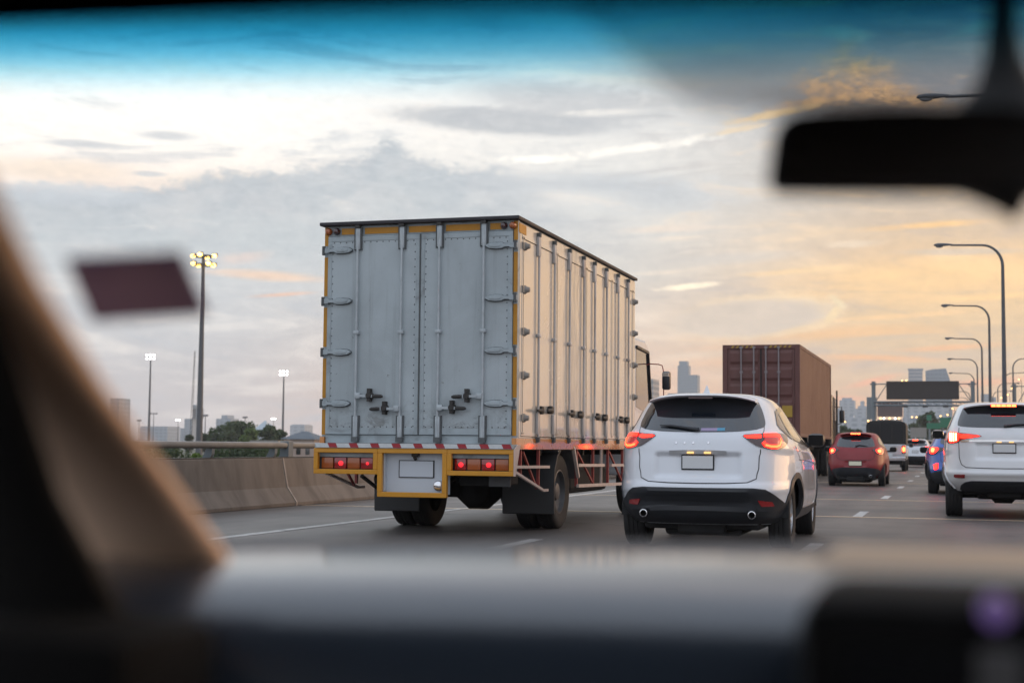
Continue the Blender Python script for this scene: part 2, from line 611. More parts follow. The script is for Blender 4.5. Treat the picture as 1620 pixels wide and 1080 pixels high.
M['rubber'] = pm('rubber', (.018, .018, .019), .75, var=.4, vscale=9, dark=1.6)
M['alloy'] = pm('alloy', (.55, .55, .57), .28, metal=.9)
M['steel_rim'] = pm('steel_rim', (.12, .12, .125), .5, metal=.3, var=.5, dirt=(.10, .075, .05))
M['chrome'] = pm('chrome', (.75, .75, .77), .12, metal=1.0)
M['plate'] = pm('plate_white', (.62, .64, .66), .4)
M['plate_cream'] = pm('plate_cream', (.80, .76, .58), .4)
M['lamp_dark'] = pm('lamp_dark', (.045, .012, .014), .08, coat=1.0)
M['lamp_red'] = pm('lamp_red', (.30, .008, .01), .15, coat=1.0)
M['lamp_glow'] = pm('lamp_glow', (.6, .02, .01), .3, emit=(1.0, .009, .004), es=6.5)
M['lamp_core'] = pm('lamp_core', (.8, .1, .03), .3, emit=(1.0, .022, .005), es=15.0)
M['lamp_led'] = pm('lamp_led', (.9, .5, .2), .3, emit=(1.0, .50, .22), es=5.0)
M['bulb_red'] = pm('bulb_red', (.6, .02, .02), .3, emit=(1.0, .018, .030), es=1.1)
M['lens_lit'] = pm('lens_lit', (.25, .01, .01), .2, coat=1.0, emit=(1.0, .012, .008), es=.22)
M['grime_shade'] = pm('grime_shade', (.10, .108, .112), .8, var=.4)
M['lamp_hot'] = pm('lamp_hot', (.9, .5, .2), .3, emit=(1.0, .042, .009), es=14.0)
M['lamp_amber'] = pm('lamp_amber', (.35, .09, .02), .2, coat=.6)
M['plate_light'] = pm('plate_light', (.9, .6, .2), .3, emit=(1.0, .5, .15), es=.9)
M['warm_lamp'] = pm('warm_lamp', (1, .8, .4), .3, emit=(1.0, .55, .16), es=4.0)
M['white_lamp'] = pm('white_lamp', (1, 1, 1), .3, emit=(1.0, .95, .9), es=5.0)
M['yellow_lamp'] = pm('yellow_lamp', (1, .9, .5), .3, emit=(1.0, .56, .10), es=5.0)
M['box_rear'] = weathered('weathered_grey_panel', (.42, .48, .51), (.25, .28, .29), (.12, .115, .105))
M['box_rear_trim'] = pm('weathered_grey_trim', (.37, .43, .46), .45, var=.5, vscale=3, dark=.6, dirt=(.10, .085, .07), dscale=3.0)
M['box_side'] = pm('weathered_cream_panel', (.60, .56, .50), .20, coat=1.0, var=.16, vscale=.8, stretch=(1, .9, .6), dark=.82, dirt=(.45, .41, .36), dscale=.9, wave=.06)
M['rod'] = pm('galvanised_rod', (.44, .49, .52), .42, metal=.2, var=.4, vscale=8, dark=.6)
M['rod_warm'] = pm('galvanised_side_rod', (.52, .50, .49), .45, metal=.1, var=.5, vscale=5, stretch=(1, 1, .3), dark=.5, dirt=(.20, .11, .07))
M['dark_iron'] = pm('dark_iron', (.045, .042, .04), .55, metal=.3, var=.4)
M['roof_trim'] = pm('roof_trim', (.028, .026, .032), .55, var=.4)
M['yellow_trim'] = pm('yellow_trim', (.50, .225, .012), .45, var=.25, vscale=7, dark=.7)
M['yellow_frame'] = pm('yellow_frame', (.58, .26, .012), .34, var=.25, vscale=9, dark=.75, coat=.3)
M['orange_skirt'] = pm('orange_skirt', (.55, .20, .03), .25, coat=1.0, var=.3, vscale=6)
M['tape_red'] = pm('tape_red', (.33, .02, .03), .4)
M['tape_white'] = pm('tape_white', (.60, .63, .64), .4, var=.3, vscale=12)
M['panel_white'] = pm('panel_white', (.52, .57, .63), .4, var=.3, vscale=3, dark=.85)
M['frame_red'] = pm('frame_red', (.30, .055, .05), .55, var=.4, vscale=8)
M['frame_cream'] = pm('frame_cream', (.58, .47, .42), .5, var=.3, vscale=8)
M['flap'] = pm('flap_rubber', (.035, .036, .038), .55, var=.5, vscale=4, dark=1.5)
M['fender_grey'] = pm('fender_grey', (.13, .14, .15), .38, var=.4, vscale=4)
M['brown_cont'] = pm('brown_container_paint', (.125, .048, .042), .5, var=.35, vscale=2.2, stretch=(1, 1, .4), dark=.7, dirt=(.09, .055, .045))
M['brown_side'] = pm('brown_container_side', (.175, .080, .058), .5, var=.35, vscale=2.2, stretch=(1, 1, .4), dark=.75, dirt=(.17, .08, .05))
M['cont_bar'] = pm('container_bar', (.27, .24, .25), .45, metal=.3, var=.4)
M['yellow_label'] = pm('yellow_label', (.38, .24, .03), .5)
M['canvas'] = pm('black_canvas', (.018, .018, .02), .6, var=.3, bump=.2)
M['concrete'] = pm('barrier_concrete', (.205, .172, .145), .85, var=.7, vscale=1.1, stretch=(1, 1.8, .45), dark=.62, bump=.25, bscale=30, dirt=(.085, .07, .058), dscale=.9)
M['galv'] = pm('galvanised_steel', (.27, .255, .235), .6, metal=.15, var=.3, vscale=3)
M['post_blue'] = pm('painted_post', (.16, .19, .21), .5, var=.3)
M['pole'] = pm('lamp_pole', (.10, .107, .12), .5, metal=.3, var=.2)
M['sign_dark'] = pm('sign_face', (.030, .022, .020), .45, var=.3, vscale=2)
M['board_brown'] = pm('board_face', (.10, .072, .075), .5, var=.3, vscale=.6)
M['sign_green'] = pm('sign_green', (.015, .16, .085), .45)
M['wall_pink'] = pm('wall_render', (.42, .32, .27), .8, var=.3)
M['roof_slate'] = pm('roof_slate', (.10, .125, .15), .6, var=.3)
M['bark'] = pm('bark', (.07, .05, .035), .9, var=.5)
M['tan_trim'] = pm('tan_trim', (.80, .54, .37), .75, bump=.1, bscale=300)
M['dark_trim'] = pm('dark_trim', (.012, .011, .011), .75, bump=.1, bscale=300)
M['liner'] = pm('roof_liner', (.0045, .004, .004), .9, spec=.2)
M['dash'] = pm('dashboard_skin', (.020, .029, .044), .30, spec=1.0, coat=.65, bump=.08, bscale=400)
M['dash_band'] = pm('dashboard_band', (.085, .08, .08), .7)
M['dash_tan'] = pm('dashboard_tan', (.36, .25, .16), .6)
M['gloss_black'] = pm('gloss_black', (.004, .004, .005), .3, spec=.2)
M['mirror_reflection'] = pm('mirror_reflection', (.014, .0095, .007), .35, spec=.2)  # dim brown cabin reflection put into the base colour
M['purple_light'] = pm('purple_light', (.1, .06, .2), .3, emit=(.42, .26, .75), es=.11)
M['purple_card'] = pm('purple_card', (.105, .075, .19), .55, var=.3, vscale=20)
M['card_white'] = pm('card_white', (.6, .55, .58), .5)


def leaf_material(name, a, b):
    mat = bpy.data.materials.new(name)
    mat.use_nodes = True
    n = NT(mat.node_tree)
    bs = n.n['Principled BSDF']
    g = n.node('ShaderNodeNewGeometry')
    n.put(bs.inputs['Base Color'], n.mix(g.outputs['Random Per Island'], (*a, 1), (*b, 1)))
    bs.inputs['Roughness'].default_value = .6
    tr = n.node('ShaderNodeBsdfTranslucent')
    tr.inputs[0].default_value = (b[0]*1.3, b[1]*1.5, b[2], 1)
    mx = n.node('ShaderNodeMixShader')
    mx.inputs[0].default_value = .25
    out = n.n['Material Output']
    n.l.new(bs.outputs[0], mx.inputs[1])
    n.l.new(tr.outputs[0], mx.inputs[2])
    n.l.new(mx.outputs[0], out.inputs[0])
    return mat


M['leaf'] = leaf_material('leaf', (.020, .038, .016), (.055, .085, .030))
M['leaf_bright'] = leaf_material('leaf_bright', (.05, .09, .02), (.12, .17, .045))


def facade(name, wall, win, sx_, sz, gap=.35, rough=.6):
    """window grid of a far building, in the building's own metres"""
    mat = bpy.data.materials.new(name)
    mat.use_nodes = True
    n = NT(mat.node_tree)
    b = n.n['Principled BSDF']
    tcn = n.node('ShaderNodeTexCoord').outputs['Object']
    sp = n.node('ShaderNodeSeparateXYZ')
    n.put(sp.inputs[0], tcn)
    h = n.m('ADD', sp.outputs[0], sp.outputs[1])
    fx = n.m('FRACT', n.m('DIVIDE', h, sx_))
    fz = n.m('FRACT', n.m('DIVIDE', sp.outputs[2], sz))
    k = n.m('MULTIPLY', n.m('GREATER_THAN', fx, gap), n.m('GREATER_THAN', fz, .45))
    nz = n.noise(tcn, .05, 3)
    wcol = n.mix(nz, (*wall, 1), tuple(c*.8 for c in wall)+(1,))
    n.put(b.inputs['Base Color'], n.mix(k, wcol, (*win, 1)))
    b.inputs['Roughness'].default_value = rough
    return mat


M['fac_hazed'] = facade('facade_hazed_grey', (.33, .385, .45), (.20, .24, .29), 6, 4)  # blue of distant haze put into the wall colour
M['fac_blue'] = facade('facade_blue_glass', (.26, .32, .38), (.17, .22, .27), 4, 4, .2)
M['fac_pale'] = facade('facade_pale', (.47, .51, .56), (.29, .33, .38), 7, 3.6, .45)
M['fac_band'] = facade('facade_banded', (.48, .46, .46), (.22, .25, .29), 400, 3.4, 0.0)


# ------------------------------------------------------------------ ground, road, markings
def sheet(name, x0, x1, y0, y1, z, mat, t=.0, nx=1, ny=1):
    mb = MB()
    vs = [(x0+(x1-x0)*i/nx, y0+(y1-y0)*j/ny, z) for j in range(ny+1) for i in range(nx+1)]
    fs = [(j*(nx+1)+i, j*(nx+1)+i+1, (j+1)*(nx+1)+i+1, (j+1)*(nx+1)+i) for j in range(ny) for i in range(nx)]
    mb.add(vs, fs)
    return structure(mb.build(name, mat, fix=False))


def ground_material():
    mat = bpy.data.materials.new('land')
    mat.use_nodes = True
    n = NT(mat.node_tree)
    b = n.n['Principled BSDF']
    v = n.node('ShaderNodeTexCoord').outputs['Object']
    a = n.noise(v, .02, 6, .6)
    c = n.mix(n.smooth(a, .4, .6), (.045, .06, .03, 1), (.16, .145, .12, 1))
    c = n.mix(n.smooth(n.noise(v, .2, 5), .5, .7), c, (.07, .09, .04, 1))
    n.put(b.inputs['Base Color'], c)
    b.inputs['Roughness'].default_value = .9
    return mat


def asphalt_material():
    mat = bpy.data.materials.new('asphalt')
    mat.use_nodes = True
    n = NT(mat.node_tree)
    b = n.n['Principled BSDF']
    v = n.node('ShaderNodeTexCoord').outputs['Object']
    sp = n.node('ShaderNodeSeparateXYZ')
    n.put(sp.inputs[0], v)
    st = n.comb(n.m('MULTIPLY', sp.outputs[0], 1.6), n.m('MULTIPLY', sp.outputs[1], .08), 0.0)
    big = n.noise(st, 1.0, 6, .6, .3)
    patch = n.noise(v, .35, 5, .6)
    grit = n.noise(v, 60, 3, .7)
    c = n.mix(n.smooth(big, .3, .7), (.074, .065, .059, 1), (.118, .104, .094, 1))
    c = n.mix(n.m('MULTIPLY', n.smooth(patch, .45, .7), .5), c, (.050, .047, .047, 1))
    # tyre tracks polished darker along each lane
    for cx, half in ((-2.95, .78), (-6.3, .85), (.55, .8)):
        d = n.m('ABSOLUTE', n.m('SUBTRACT', n.m('ABSOLUTE', n.m('SUBTRACT', sp.outputs[0], cx)), half))
        k = n.m('MULTIPLY', n.smooth(d, .42, .05), n.m('ADD', .30, n.m('MULTIPLY', big, .45)))
        c = n.mix(k, c, (.042, .039, .039, 1))
        oil = n.m('MULTIPLY', n.smooth(n.m('ABSOLUTE', n.m('SUBTRACT', sp.outputs[0], cx)), .28, .02), n.smooth(n.noise(v, .8, 4), .45, .65))
        c = n.mix(n.m('MULTIPLY', oil, .45), c, (.032, .030, .031, 1))
    # sealed cracks
    ck = n.node('ShaderNodeTexVoronoi', feature='DISTANCE_TO_EDGE')
    ck.inputs['Scale'].default_value = .16
    n.put(ck.inputs['Vector'], n.vm('ADD', v, n.comb(n.m('MULTIPLY', n.noise(v, .9, 4), 2.5), n.m('MULTIPLY', n.noise(v, 1.1, 4), 2.5), 0.0)))
    c = n.mix(n.m('MULTIPLY', n.smooth(ck.outputs['Distance'], .010, .003), .6), c, (.022, .021, .021, 1))
    c = n.mix(n.m('MULTIPLY', n.smooth(grit, .55, .75), .45), c, (.16, .15, .145, 1))
    n.put(b.inputs['Base Color'], c)
    n.put(b.inputs['Roughness'], n.m('ADD', .36, n.m('MULTIPLY', patch, .25)))
    bn = n.node('ShaderNodeBump')
    bn.inputs['Strength'].default_value = .35
    bn.inputs['Distance'].default_value = .006
    n.put(bn.inputs['Height'], grit)
    n.put(b.inputs['Normal'], bn.outputs[0])
    return mat


M['land'] = ground_material()
M['asphalt'] = asphalt_material()
M['line_paint'] = pm('line_paint', (.56, .55, .53), .6, var=.7, vscale=5, dark=.45, dirt=(.2, .19, .18), dscale=4)
M['joint_metal_glow'] = pm('joint_metal_glow', (.66, .52, .38), .30, metal=.85, var=.4, vscale=6)  # warm sky reflection put into the strip's base colour

sheet('ground', -5000, 5000, -600, 9000, -2.6, M['land'])
rd = MB().box((-11.75, -60, -1.1), (16.5, 1600, 0.0))
structure(rd.build('road', M['asphalt']))
# solid edge line, dashed lane lines
structure(MB().box((-8.11, -20, -.02), (-7.95, 900, .005)).build('edge_line', M['line_paint']))
structure(MB().box((1.78, -20, -.02), (1.92, 900, .005)).build('edge_line', M['line_paint']))
dash_me = None
for lx in (-1.53, -4.66):
    for k in range(34):
        y0 = (15.0 if lx > -2 else 14.4)+(k-2)*8.95
        if dash_me is None:
            o = MB().box((-.075, 0, -.02), (.075, 2.1, .005)).build('lane_marking', M['line_paint'])
            dash_me = o
        else:
            o = dash_me.copy()
            COL.objects.link(o)
        o.location = (lx, y0, 0)
        structure(o)
for yj in (23.9, 31.9, 47.6, 71):
    o = MB().box((-11.0, yj-.08, -.02), (2.2, yj+.08, .006)).build('expansion_joint', M['joint_metal_glow'])
    structure(o)

# ------------------------------------------------------------------ barrier, guard rail
jersey = [(-11.75, 0.0), (-11.02, 0.0), (-11.02, .06), (-11.20, .32), (-11.30, .82), (-11.52, .82), (-11.60, .32), (-11.75, .06)]
for i, (a, b, lab) in enumerate(((2.0, 23.62, 'weathered brown concrete barrier left of the road joint, nearest the camera'),
                                 (23.68, 36.0, 'stained concrete barrier running in behind the box truck'),
                                 (36.05, 600.0, 'far concrete barrier continuing along the shoulder beyond the box truck'))):
    mb = MB()
    k = len(jersey)
    ns_ = max(1, int((b-a)/4))
    vs, fs = [], []
    for j in range(ns_+1):
        y = a+(b-a)*j/ns_
        vs += [(x+rnd.uniform(-.004, .004), y, z) for x, z in jersey]
    for j in range(ns_):
        for q in range(k):
            fs.append((j*k+q, j*k+(q+1) % k, (j+1)*k+(q+1) % k, (j+1)*k+q))
    fs += [tuple(range(k)), tuple(ns_*k+q for q in range(k))]
    mb.add(vs, fs)
    o = mb.build('concrete_barrier', M['concrete'], bevel=.012)
    tag(o, lab, 'barrier', 'concrete barriers along the left shoulder')
g = thing('guard_rail', 'galvanised steel rail on bent posts above the concrete barrier', 'guard rail', (-11.45, 22, .82))
mb = MB()
prof = [(.03, .17), (.07, .185), (.085, .21), (.085, .245), (.07, .27), (.0, .28), (-.06, .26), (-.075, .22), (-.05, .18)]
mb.prism(prof, 'y', -20, 500)
mb.build('rail_beam', M['galv'], g, smooth=50)
MB().box((-.13, -20, .0), (.14, 500, .02)).build('base_plate', M['dark_iron'], g)
p0 = None
for y in [-.7-k*2.27 for k in range(1, 6)]+[-.7, 1.58, 2.08, 4.35, 6.62]+[8.9+2.27*k for k in range(40)]:
    if p0 is None:
        mb = MB()
        mb.prism([(-.12, .02), (.02, .02), (.05, .08), (.055, .165), (-.05, .165), (-.075, .10)], 'y', -.05, .05)
        p0 = mb.build('rail_post', M['post_blue'], g)
        o = p0
    else:
        o = p0.copy()
        COL.objects.link(o)
        o.parent = g
    o.location = (0, y, 0)
cl = MB().box((-.07, 1.98, .012), (.10, 2.18, .30), ch=.01)
cl.build('rail_clamp', M['post_blue'], g)
mj = MB()
mj.prism([(-11.015, 0.0), (-11.01, .062), (-11.19, .322), (-11.29, .825), (-11.53, .825), (-11.6, .3), (-11.5, .1)], 'y', 23.625, 23.675)
tag(mj.build('joint_seal', pm('joint_seal', (.36, .31, .27), .8, var=.5, vscale=8)), 'pale vertical sealing strip in the barrier joint beside the truck', 'seal')
# median
mm = MB()
mm.prism([(2.05, 0), (2.12, .06), (2.27, .3), (2.33, .8), (2.5, .8), (2.56, .3), (2.75, .06), (2.8, 0)], 'y', -10, 900)
tag(mm.build('median_barrier', M['concrete']), 'long low concrete median barrier under the street lamps', 'barrier')

# ------------------------------------------------------------------ street lamps
def street_lamp(label, loc, flip=1, group='street lamps along the median'):
    t = thing('street_lamp', label, 'street lamp', loc, 0, group)
    t.scale = (flip, 1, 1)
    return t


LH = 12.0


def lamp_parts(t):
    mb = MB()
    path = [(0, 0, 0), (0, 0, 4), (0, 0, 8), (0, 0, LH-1.2)]
    rad = [.15, .125, .10, .085]
    for k in range(1, 9):
        a = k/8*math.pi/2
        path.append((-1.05*(1-math.cos(a)), 0, LH-1.2+1.15*math.sin(a)))
        rad.append(.085-.0035*k)
    path.append((-2.65, 0, LH))
    rad.append(.05)
    mb.tube(path, rad, 10)
    mb.box((-.22, -.22, 0), (.22, .22, .05))
    mb.build('pole', M['pole'], t, smooth=50)
    mb = MB()
    sec = [(-2.55, .05, .05), (-2.75, .09, .075), (-2.95, .15, .10), (-3.25, .17, .11), (-3.45, .12, .08), (-3.52, .03, .02)]
    n = 12
    vs, fs = [], []
    for x, w, h in sec:
        for j in range(n):
            a = 2*math.pi*j/n
            vs.append((x, w*math.cos(a), LH+.02+h*max(-.45, math.sin(a))))
    for i in range(len(sec)-1):
        for j in range(n):
            fs.append((i*n+j, i*n+(j+1) % n, (i+1)*n+(j+1) % n, (i+1)*n+j))
    fs += [tuple(range(n)), tuple((len(sec)-1)*n+j for j in range(n))]
    mb.add(vs, fs)
    hd = mb.build('lamp_head', M['pole'], t, smooth=50)
    mb = MB()
    mb.ball((-3.22, 0, LH-.03), .14, n=8, sc=(1.5, .9, .7))
    mb.build('lens', pm('lamp_lens', (.30, .31, .33), .2) if 'lamp_lens' not in bpy.data.materials else bpy.data.materials['lamp_lens'], hd, smooth=60)


heads = ['street lamp whose head shows just above the rear-view mirror', 'tallest whole street lamp, arm reaching left just below the mirror', 'second tallest street lamp with its arm reaching left',
         'third tallest street lamp, between the second tallest and the dark gantry sign', 'street lamp fourth in height, head level with the tower tops', 'street lamp whose head touches the slanted glass tower',
         'small street lamp seen behind the braces of the sign gantry', 'smaller street lamp a step beyond the gantry braces', 'tiny distant street lamp low behind the gantry post', 'tiniest distant street lamp at the foot of the row']
proto = None
for k in range(10):
    if proto is None:
        o = street_lamp(heads[0], (2.42, 47.2, 0))
        lamp_parts(o)
        proto = o
    else:
        o = copy_tree(proto)
        o['label'] = heads[k]
        o.location = (2.42, 47.2+35*k, 0)
for k, lab in enumerate(('street lamp arching right out of the frame above the white wagon', 'street lamp arching right, second from the frame edge', 'street lamp arching right, third and smaller', 'faint street lamp arching right beside the thickest pole', 'faintest street lamp arching right near the horizon')):
    o = copy_tree(proto)
    o['label'] = lab
    o['group'] = 'street lamps of the opposite carriageway'
    o.location = (6.5, 152+35*k, 0)
    o.scale = (-1, 1, 1)

# ------------------------------------------------------------------ gantry with dark message sign, billboards, road signs
def gantry(name, label, YG, xl, xr, x0, x1, z0, z1, zb, zt, mat):
    t = thing(name, label, 'sign gantry', (0, YG, 0))
    for x in (xl, xr):
        mb = MB()
        mb.cyl((x, 0, 0), (x, 0, zt+.25), .27, 14)
        mb.box((x-.45, -.3, zt-.22), (x+.45, .3, zt-.02))
        mb.build('gantry_post', M['post_blue'], t, smooth=50)
    mb = MB()
    for y in (-.45, .45):
        mb.tube([(xl, y, zb), (xr, y, zb)], .11, 8)
        mb.tube([(xl, y, zb-.5), (xr, y, zb-.5)], .11, 8)
    n = 12
    for i in range(n):
        a, b = xl+(xr-xl)*i/n, xl+(xr-xl)*(i+1)/n
        mb.tube([(a, -.45, zb), (b, -.45, zb-.5)], .05, 6)
        mb.tube([(a, -.45, zb-.5), (a, .45, zb)], .05, 6)
    mb.build('truss_beam', M['post_blue'], t, smooth=50)
    mb = MB()
    mb.tube([(xl, 0, zt-.1), (xr, 0, zt-.1)], .07, 8)
    mb.tube([(xl+.3, 0, zb+.1), (x0, 0, zt-.2)], .06, 8)
    mb.tube([(xr-.3, 0, zb+.1), (x1, 0, zt-.2)], .06, 8)
    mb.build('brace', M['post_blue'], t, smooth=50)
    mb = MB().box((x0, -.75, z0), (x1, -.25, z1), ch=.05)
    s = mb.build('sign_panel', mat, t)
    for i in range(3):
        x = x0+(x1-x0)*(i+.8)/3.6
        MB().box((x, -.95, zb-.75), (x+.7, -.5, zb-.5), ch=.05).build('sign_light', M['dark_iron'], t)
    return t


gantry('sign_gantry', 'dark blank message sign on a blue-grey gantry over the road', 205, -10.75, 2.05, -9.05, .3, 7.65, 10.1, 7.35, 9.85, M['sign_dark'])
g2 = gantry('sign_gantry', 'brown sign gantry over the opposite carriageway, cut by the frame edge', 215, 7.6, 18, 9.3, 17, 7.4, 10.0, 7.1, 9.9, M['board_brown'])


def board(name, label, px0, px1, py0, py1, Y, mat, cat, lights=0, legs=2, th=.5):
    a, b = at(px0, py0, Y), at(px1, py1, Y)
    t = thing(name, label, cat, (a.x, Y, -2.6))
    w, z0, z1 = b.x-a.x, b.z+2.6, a.z+2.6
    mb = MB().box((0, 0, z0), (w, th, z1))
    p = mb.build('board', mat, t)
    for i in range(legs):
        x = w*(i+.5)/legs
        MB().cyl((x, th/2+.02, 0), (x, th/2+.02, z0+.02), max(.15, w*.02), 10).build('leg', M['post_blue'], t)
    if lights:
        mb = MB()
        mb.box((0, -1.6, z0-.9), (w, -1.2, z0-.6))
        mb.build('catwalk', M['galv'], t)
        for i in range(lights):
            x = w*(i+.5+rnd.uniform(-.2, .2))/lights
            MB().ball((x, -1.6, z0-.4), .17, n=6).build('flood_lamp', M['white_lamp'] if i % 2 else M['warm_lamp'], t)
    return t


board('billboard', 'brown blank billboard with lamps along its foot, below the gantry', 1388, 1428, 636, 659, 330, M['board_brown'], 'billboard', 5)
board('billboard', 'tall grey billboard seen edge-on beside the left gantry post', 1371, 1387, 628, 663, 335, M['post_blue'], 'billboard', 2)
board('road_sign', 'wide green road sign low beyond the white wagon roof', 1466, 1488, 669, 678, 290, M['sign_green'], 'road sign', 0)
board('road_sign', 'tall green road sign joined right of the wide one', 1487, 1506, 660, 676, 300, M['sign_green'], 'road sign', 0)
board('road_sign', 'small green road sign above the trees, left of the tall one', 1466, 1474, 656, 665, 320, M['sign_green'], 'road sign', 0, 1)
board('noise_screen', 'pale grey screen wall at the roadside ahead of the queue', 1440, 1466, 676, 692, 360, M['galv'], 'screen', 0, 4, .2)

# ------------------------------------------------------------------ floodlight masts at the left
def mast(label, px, py, Y, rows, lit, r=.28, hw=1.4, lr=.3, crane=False):
    b = at(px, 700, Y)
    top = at(px, py, Y)
    H = top.z+2.6
    t = thing('floodlight_mast', label, 'floodlight mast', (b.x, Y, -2.6), 0, 'floodlight masts beyond the barrier')
    MB().tube([(0, 0, 0), (0, 0, H*.5), (0, 0, H-.2)], [r, r*.75, r*.45], 12).build('pole', M['pole'], t, smooth=60)
    mb = MB()
    if rows == 'ring':
        mb.lathe([(hw*.75, H-.25), (hw*.8, H-.15), (hw*.75, H-.05), (hw*.7, H-.15)], n=20)
        mb.bar((-hw*.75, 0, H-.15), (hw*.75, 0, H-.15), .12)
        mb.bar((0, -hw*.75, H-.15), (0, hw*.75, H-.15), .12)
        mb.lathe([(hw*.75, H-1.5), (hw*.8, H-1.4), (hw*.75, H-1.3), (hw*.7, H-1.4)], n=20)
        mb.bar((-hw*.75, 0, H-1.4), (hw*.75, 0, H-1.4), .12)
    else:
        for i in range(rows):
            mb.bar((-hw, 0, H-.1-i*hw*.6), (hw, 0, H-.1-i*hw*.6), .16)
        mb.bar((-hw*.3, 0, H-.1-(rows-1)*hw*.6), (-hw*.3, 0, H), .1)
        mb.bar((hw*.3, 0, H-.1-(rows-1)*hw*.6), (hw*.3, 0, H), .1)
    mb.build('head_frame', M['pole'], t)
    if rows == 'ring':
        sp = [(hw*.8*math.cos(a), hw*.8*math.sin(a), H-.1-(1.25 if i % 2 else 0)) for i, a in enumerate([R(10+45*i) for i in range(8)])]
    else:
        sp = [(-hw+2*hw*(j+.5)/3, -.2, H-.1-i*hw*.6) for i in range(rows) for j in range(3)]
    for s_ in sp:
        lm = MB().ball(s_, lr, n=8, sc=(1.1, .8, .8)).build('flood_lamp', lit or M['pole'], t, smooth=60)
        MB().box((s_[0]-lr, s_[1]+lr*.4, s_[2]-lr*.3), (s_[0]+lr, s_[1]+lr*1.1, s_[2]+lr*1.1)).build('lamp_housing', M['pole'], lm)
    return t


mast('tall thick floodlight mast with a ring of yellow lamps, beside the purple card', 315, 404, 190, 'ring', M['yellow_lamp'], .5, 2.0, .36)
mast('slim lit floodlight mast left of the thick mast', 235, 561, 400, 2, M['white_lamp'], .42, 1.8, .36)
mast('slim lit floodlight mast right of the thick mast, near the truck', 447, 587, 430, 2, M['white_lamp'], .42, 1.7, .36)
mast('far lit floodlight between the slim mast and the thick mast', 281, 664, 800, 1, M['white_lamp'], .3, 1.6, .5)
mast('far lit floodlight right of the tent roof', 432, 662, 800, 1, M['white_lamp'], .3, 1.6, .5)
mast('far unlit floodlight against the sky, left of the tent roof', 387, 660, 700, 1, None, .35, 1.4, .5)
mast('unlit floodlight close behind the thick mast', 324, 657, 600, 1, None, .35, 1.2, .5)
mast('far unlit floodlight right beside the slim left mast', 242, 654, 700, 1, None, .3, 2.4, .45)
mast('leftmost far unlit floodlight by the beige pillar', 219, 665, 700, 1, None, .3, 1.2, .5)
cr = at(307, 555, 200)
t = thing('crane_mast', 'thin lattice crane mast standing close left of the thick floodlight mast', 'crane', (cr.x, 200, -2.6))
mb = MB()
Hc = cr.z+2.6
for sx_ in (-.18, .18):
    mb.bar((sx_-.35, 0, 0), (sx_*.4+.15, 0, Hc), .045)
for i in range(28):
    a, b = Hc*i/28, Hc*(i+1)/28
    f = lambda q, s_: (s_-.35)*(1-q/Hc)+(s_*.4+.15)*q/Hc
    mb.bar((f(a, -.18), 0, a), (f(b, .18), 0, b), .022)
mb.build('lattice', M['dark_iron'], t)

# ------------------------------------------------------------------ far buildings
def bldg(label, px0, px1, pyt, Y, mat, steps=(), roof=None, depth=None):
    a, b = at(px0, pyt, Y), at(px1, pyt, Y)
    w = b.x-a.x
    H = a.z+2.6
    t = thing('building', label, 'building', (a.x+w/2, Y, -2.6), 0, 'far city buildings')
    dp = depth or max(w*.8, 20)
    MB().box((-w/2, 0, 0), (w/2, dp, H)).build('tower_block', mat, t)
    for (fx0, fx1, hh) in steps:      # smaller blocks: x fractions, top at picture row
        h2 = at((px0+px1)/2, hh, Y).z+2.6
        if h2 > H:
            MB().box((-w/2+w*fx0, 2, H+.05), (-w/2+w*fx1, dp-2, h2)).build('upper_block', mat, t)
        else:
            MB().box((-w/2+w*fx0, -1, 0), (-w/2+w*fx1, dp+1, h2)).build('side_block', mat, t)
    return t, w, H, dp


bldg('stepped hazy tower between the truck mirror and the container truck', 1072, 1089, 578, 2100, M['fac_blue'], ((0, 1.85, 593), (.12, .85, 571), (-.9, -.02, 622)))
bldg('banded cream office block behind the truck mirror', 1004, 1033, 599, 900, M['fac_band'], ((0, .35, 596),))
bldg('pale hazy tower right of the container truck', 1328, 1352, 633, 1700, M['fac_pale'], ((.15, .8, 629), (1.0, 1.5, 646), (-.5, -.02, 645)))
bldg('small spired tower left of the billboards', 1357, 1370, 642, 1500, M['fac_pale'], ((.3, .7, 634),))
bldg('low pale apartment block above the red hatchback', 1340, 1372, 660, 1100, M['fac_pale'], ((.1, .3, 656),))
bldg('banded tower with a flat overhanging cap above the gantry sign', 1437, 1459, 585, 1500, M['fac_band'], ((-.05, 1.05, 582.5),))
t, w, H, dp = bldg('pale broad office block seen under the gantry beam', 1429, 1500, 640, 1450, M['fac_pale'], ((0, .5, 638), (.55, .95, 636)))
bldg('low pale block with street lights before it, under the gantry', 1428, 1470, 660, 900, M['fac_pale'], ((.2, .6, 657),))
# slanted glass tower
a, b = at(1464, 584, 1550), at(1506, 602, 1550)
t = thing('building', 'pale glass tower with a slanted right shoulder behind the gantry sign', 'building', (a.x, 1550, -2.6), 0, 'far city buildings')
w = b.x-a.x
H = a.z+2.6
MB().prism([(0, 0), (w, 0), (w, H*.80), (w*.78, H+.8), (w*.3, H), (0, H-1.5)], 'y', 0, 30).build('tower_block', M['fac_blue'], t)
bldg('far pale tower between the thick street poles', 1552, 1566, 623, 2000, M['fac_hazed'], ((1.05, 1.7, 628),))
bldg('wide grey slab block behind the slim left mast', 222, 265, 674, 1600, M['fac_hazed'], ((.0, .4, 676),))
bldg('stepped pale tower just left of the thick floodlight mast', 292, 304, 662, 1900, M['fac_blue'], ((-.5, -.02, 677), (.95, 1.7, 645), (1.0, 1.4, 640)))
bldg('square hazy block with a roof room right of the thick mast', 342, 365, 662, 1500, M['fac_hazed'], ((.3, .72, 656.5), (-.1, 1.05, 678)))
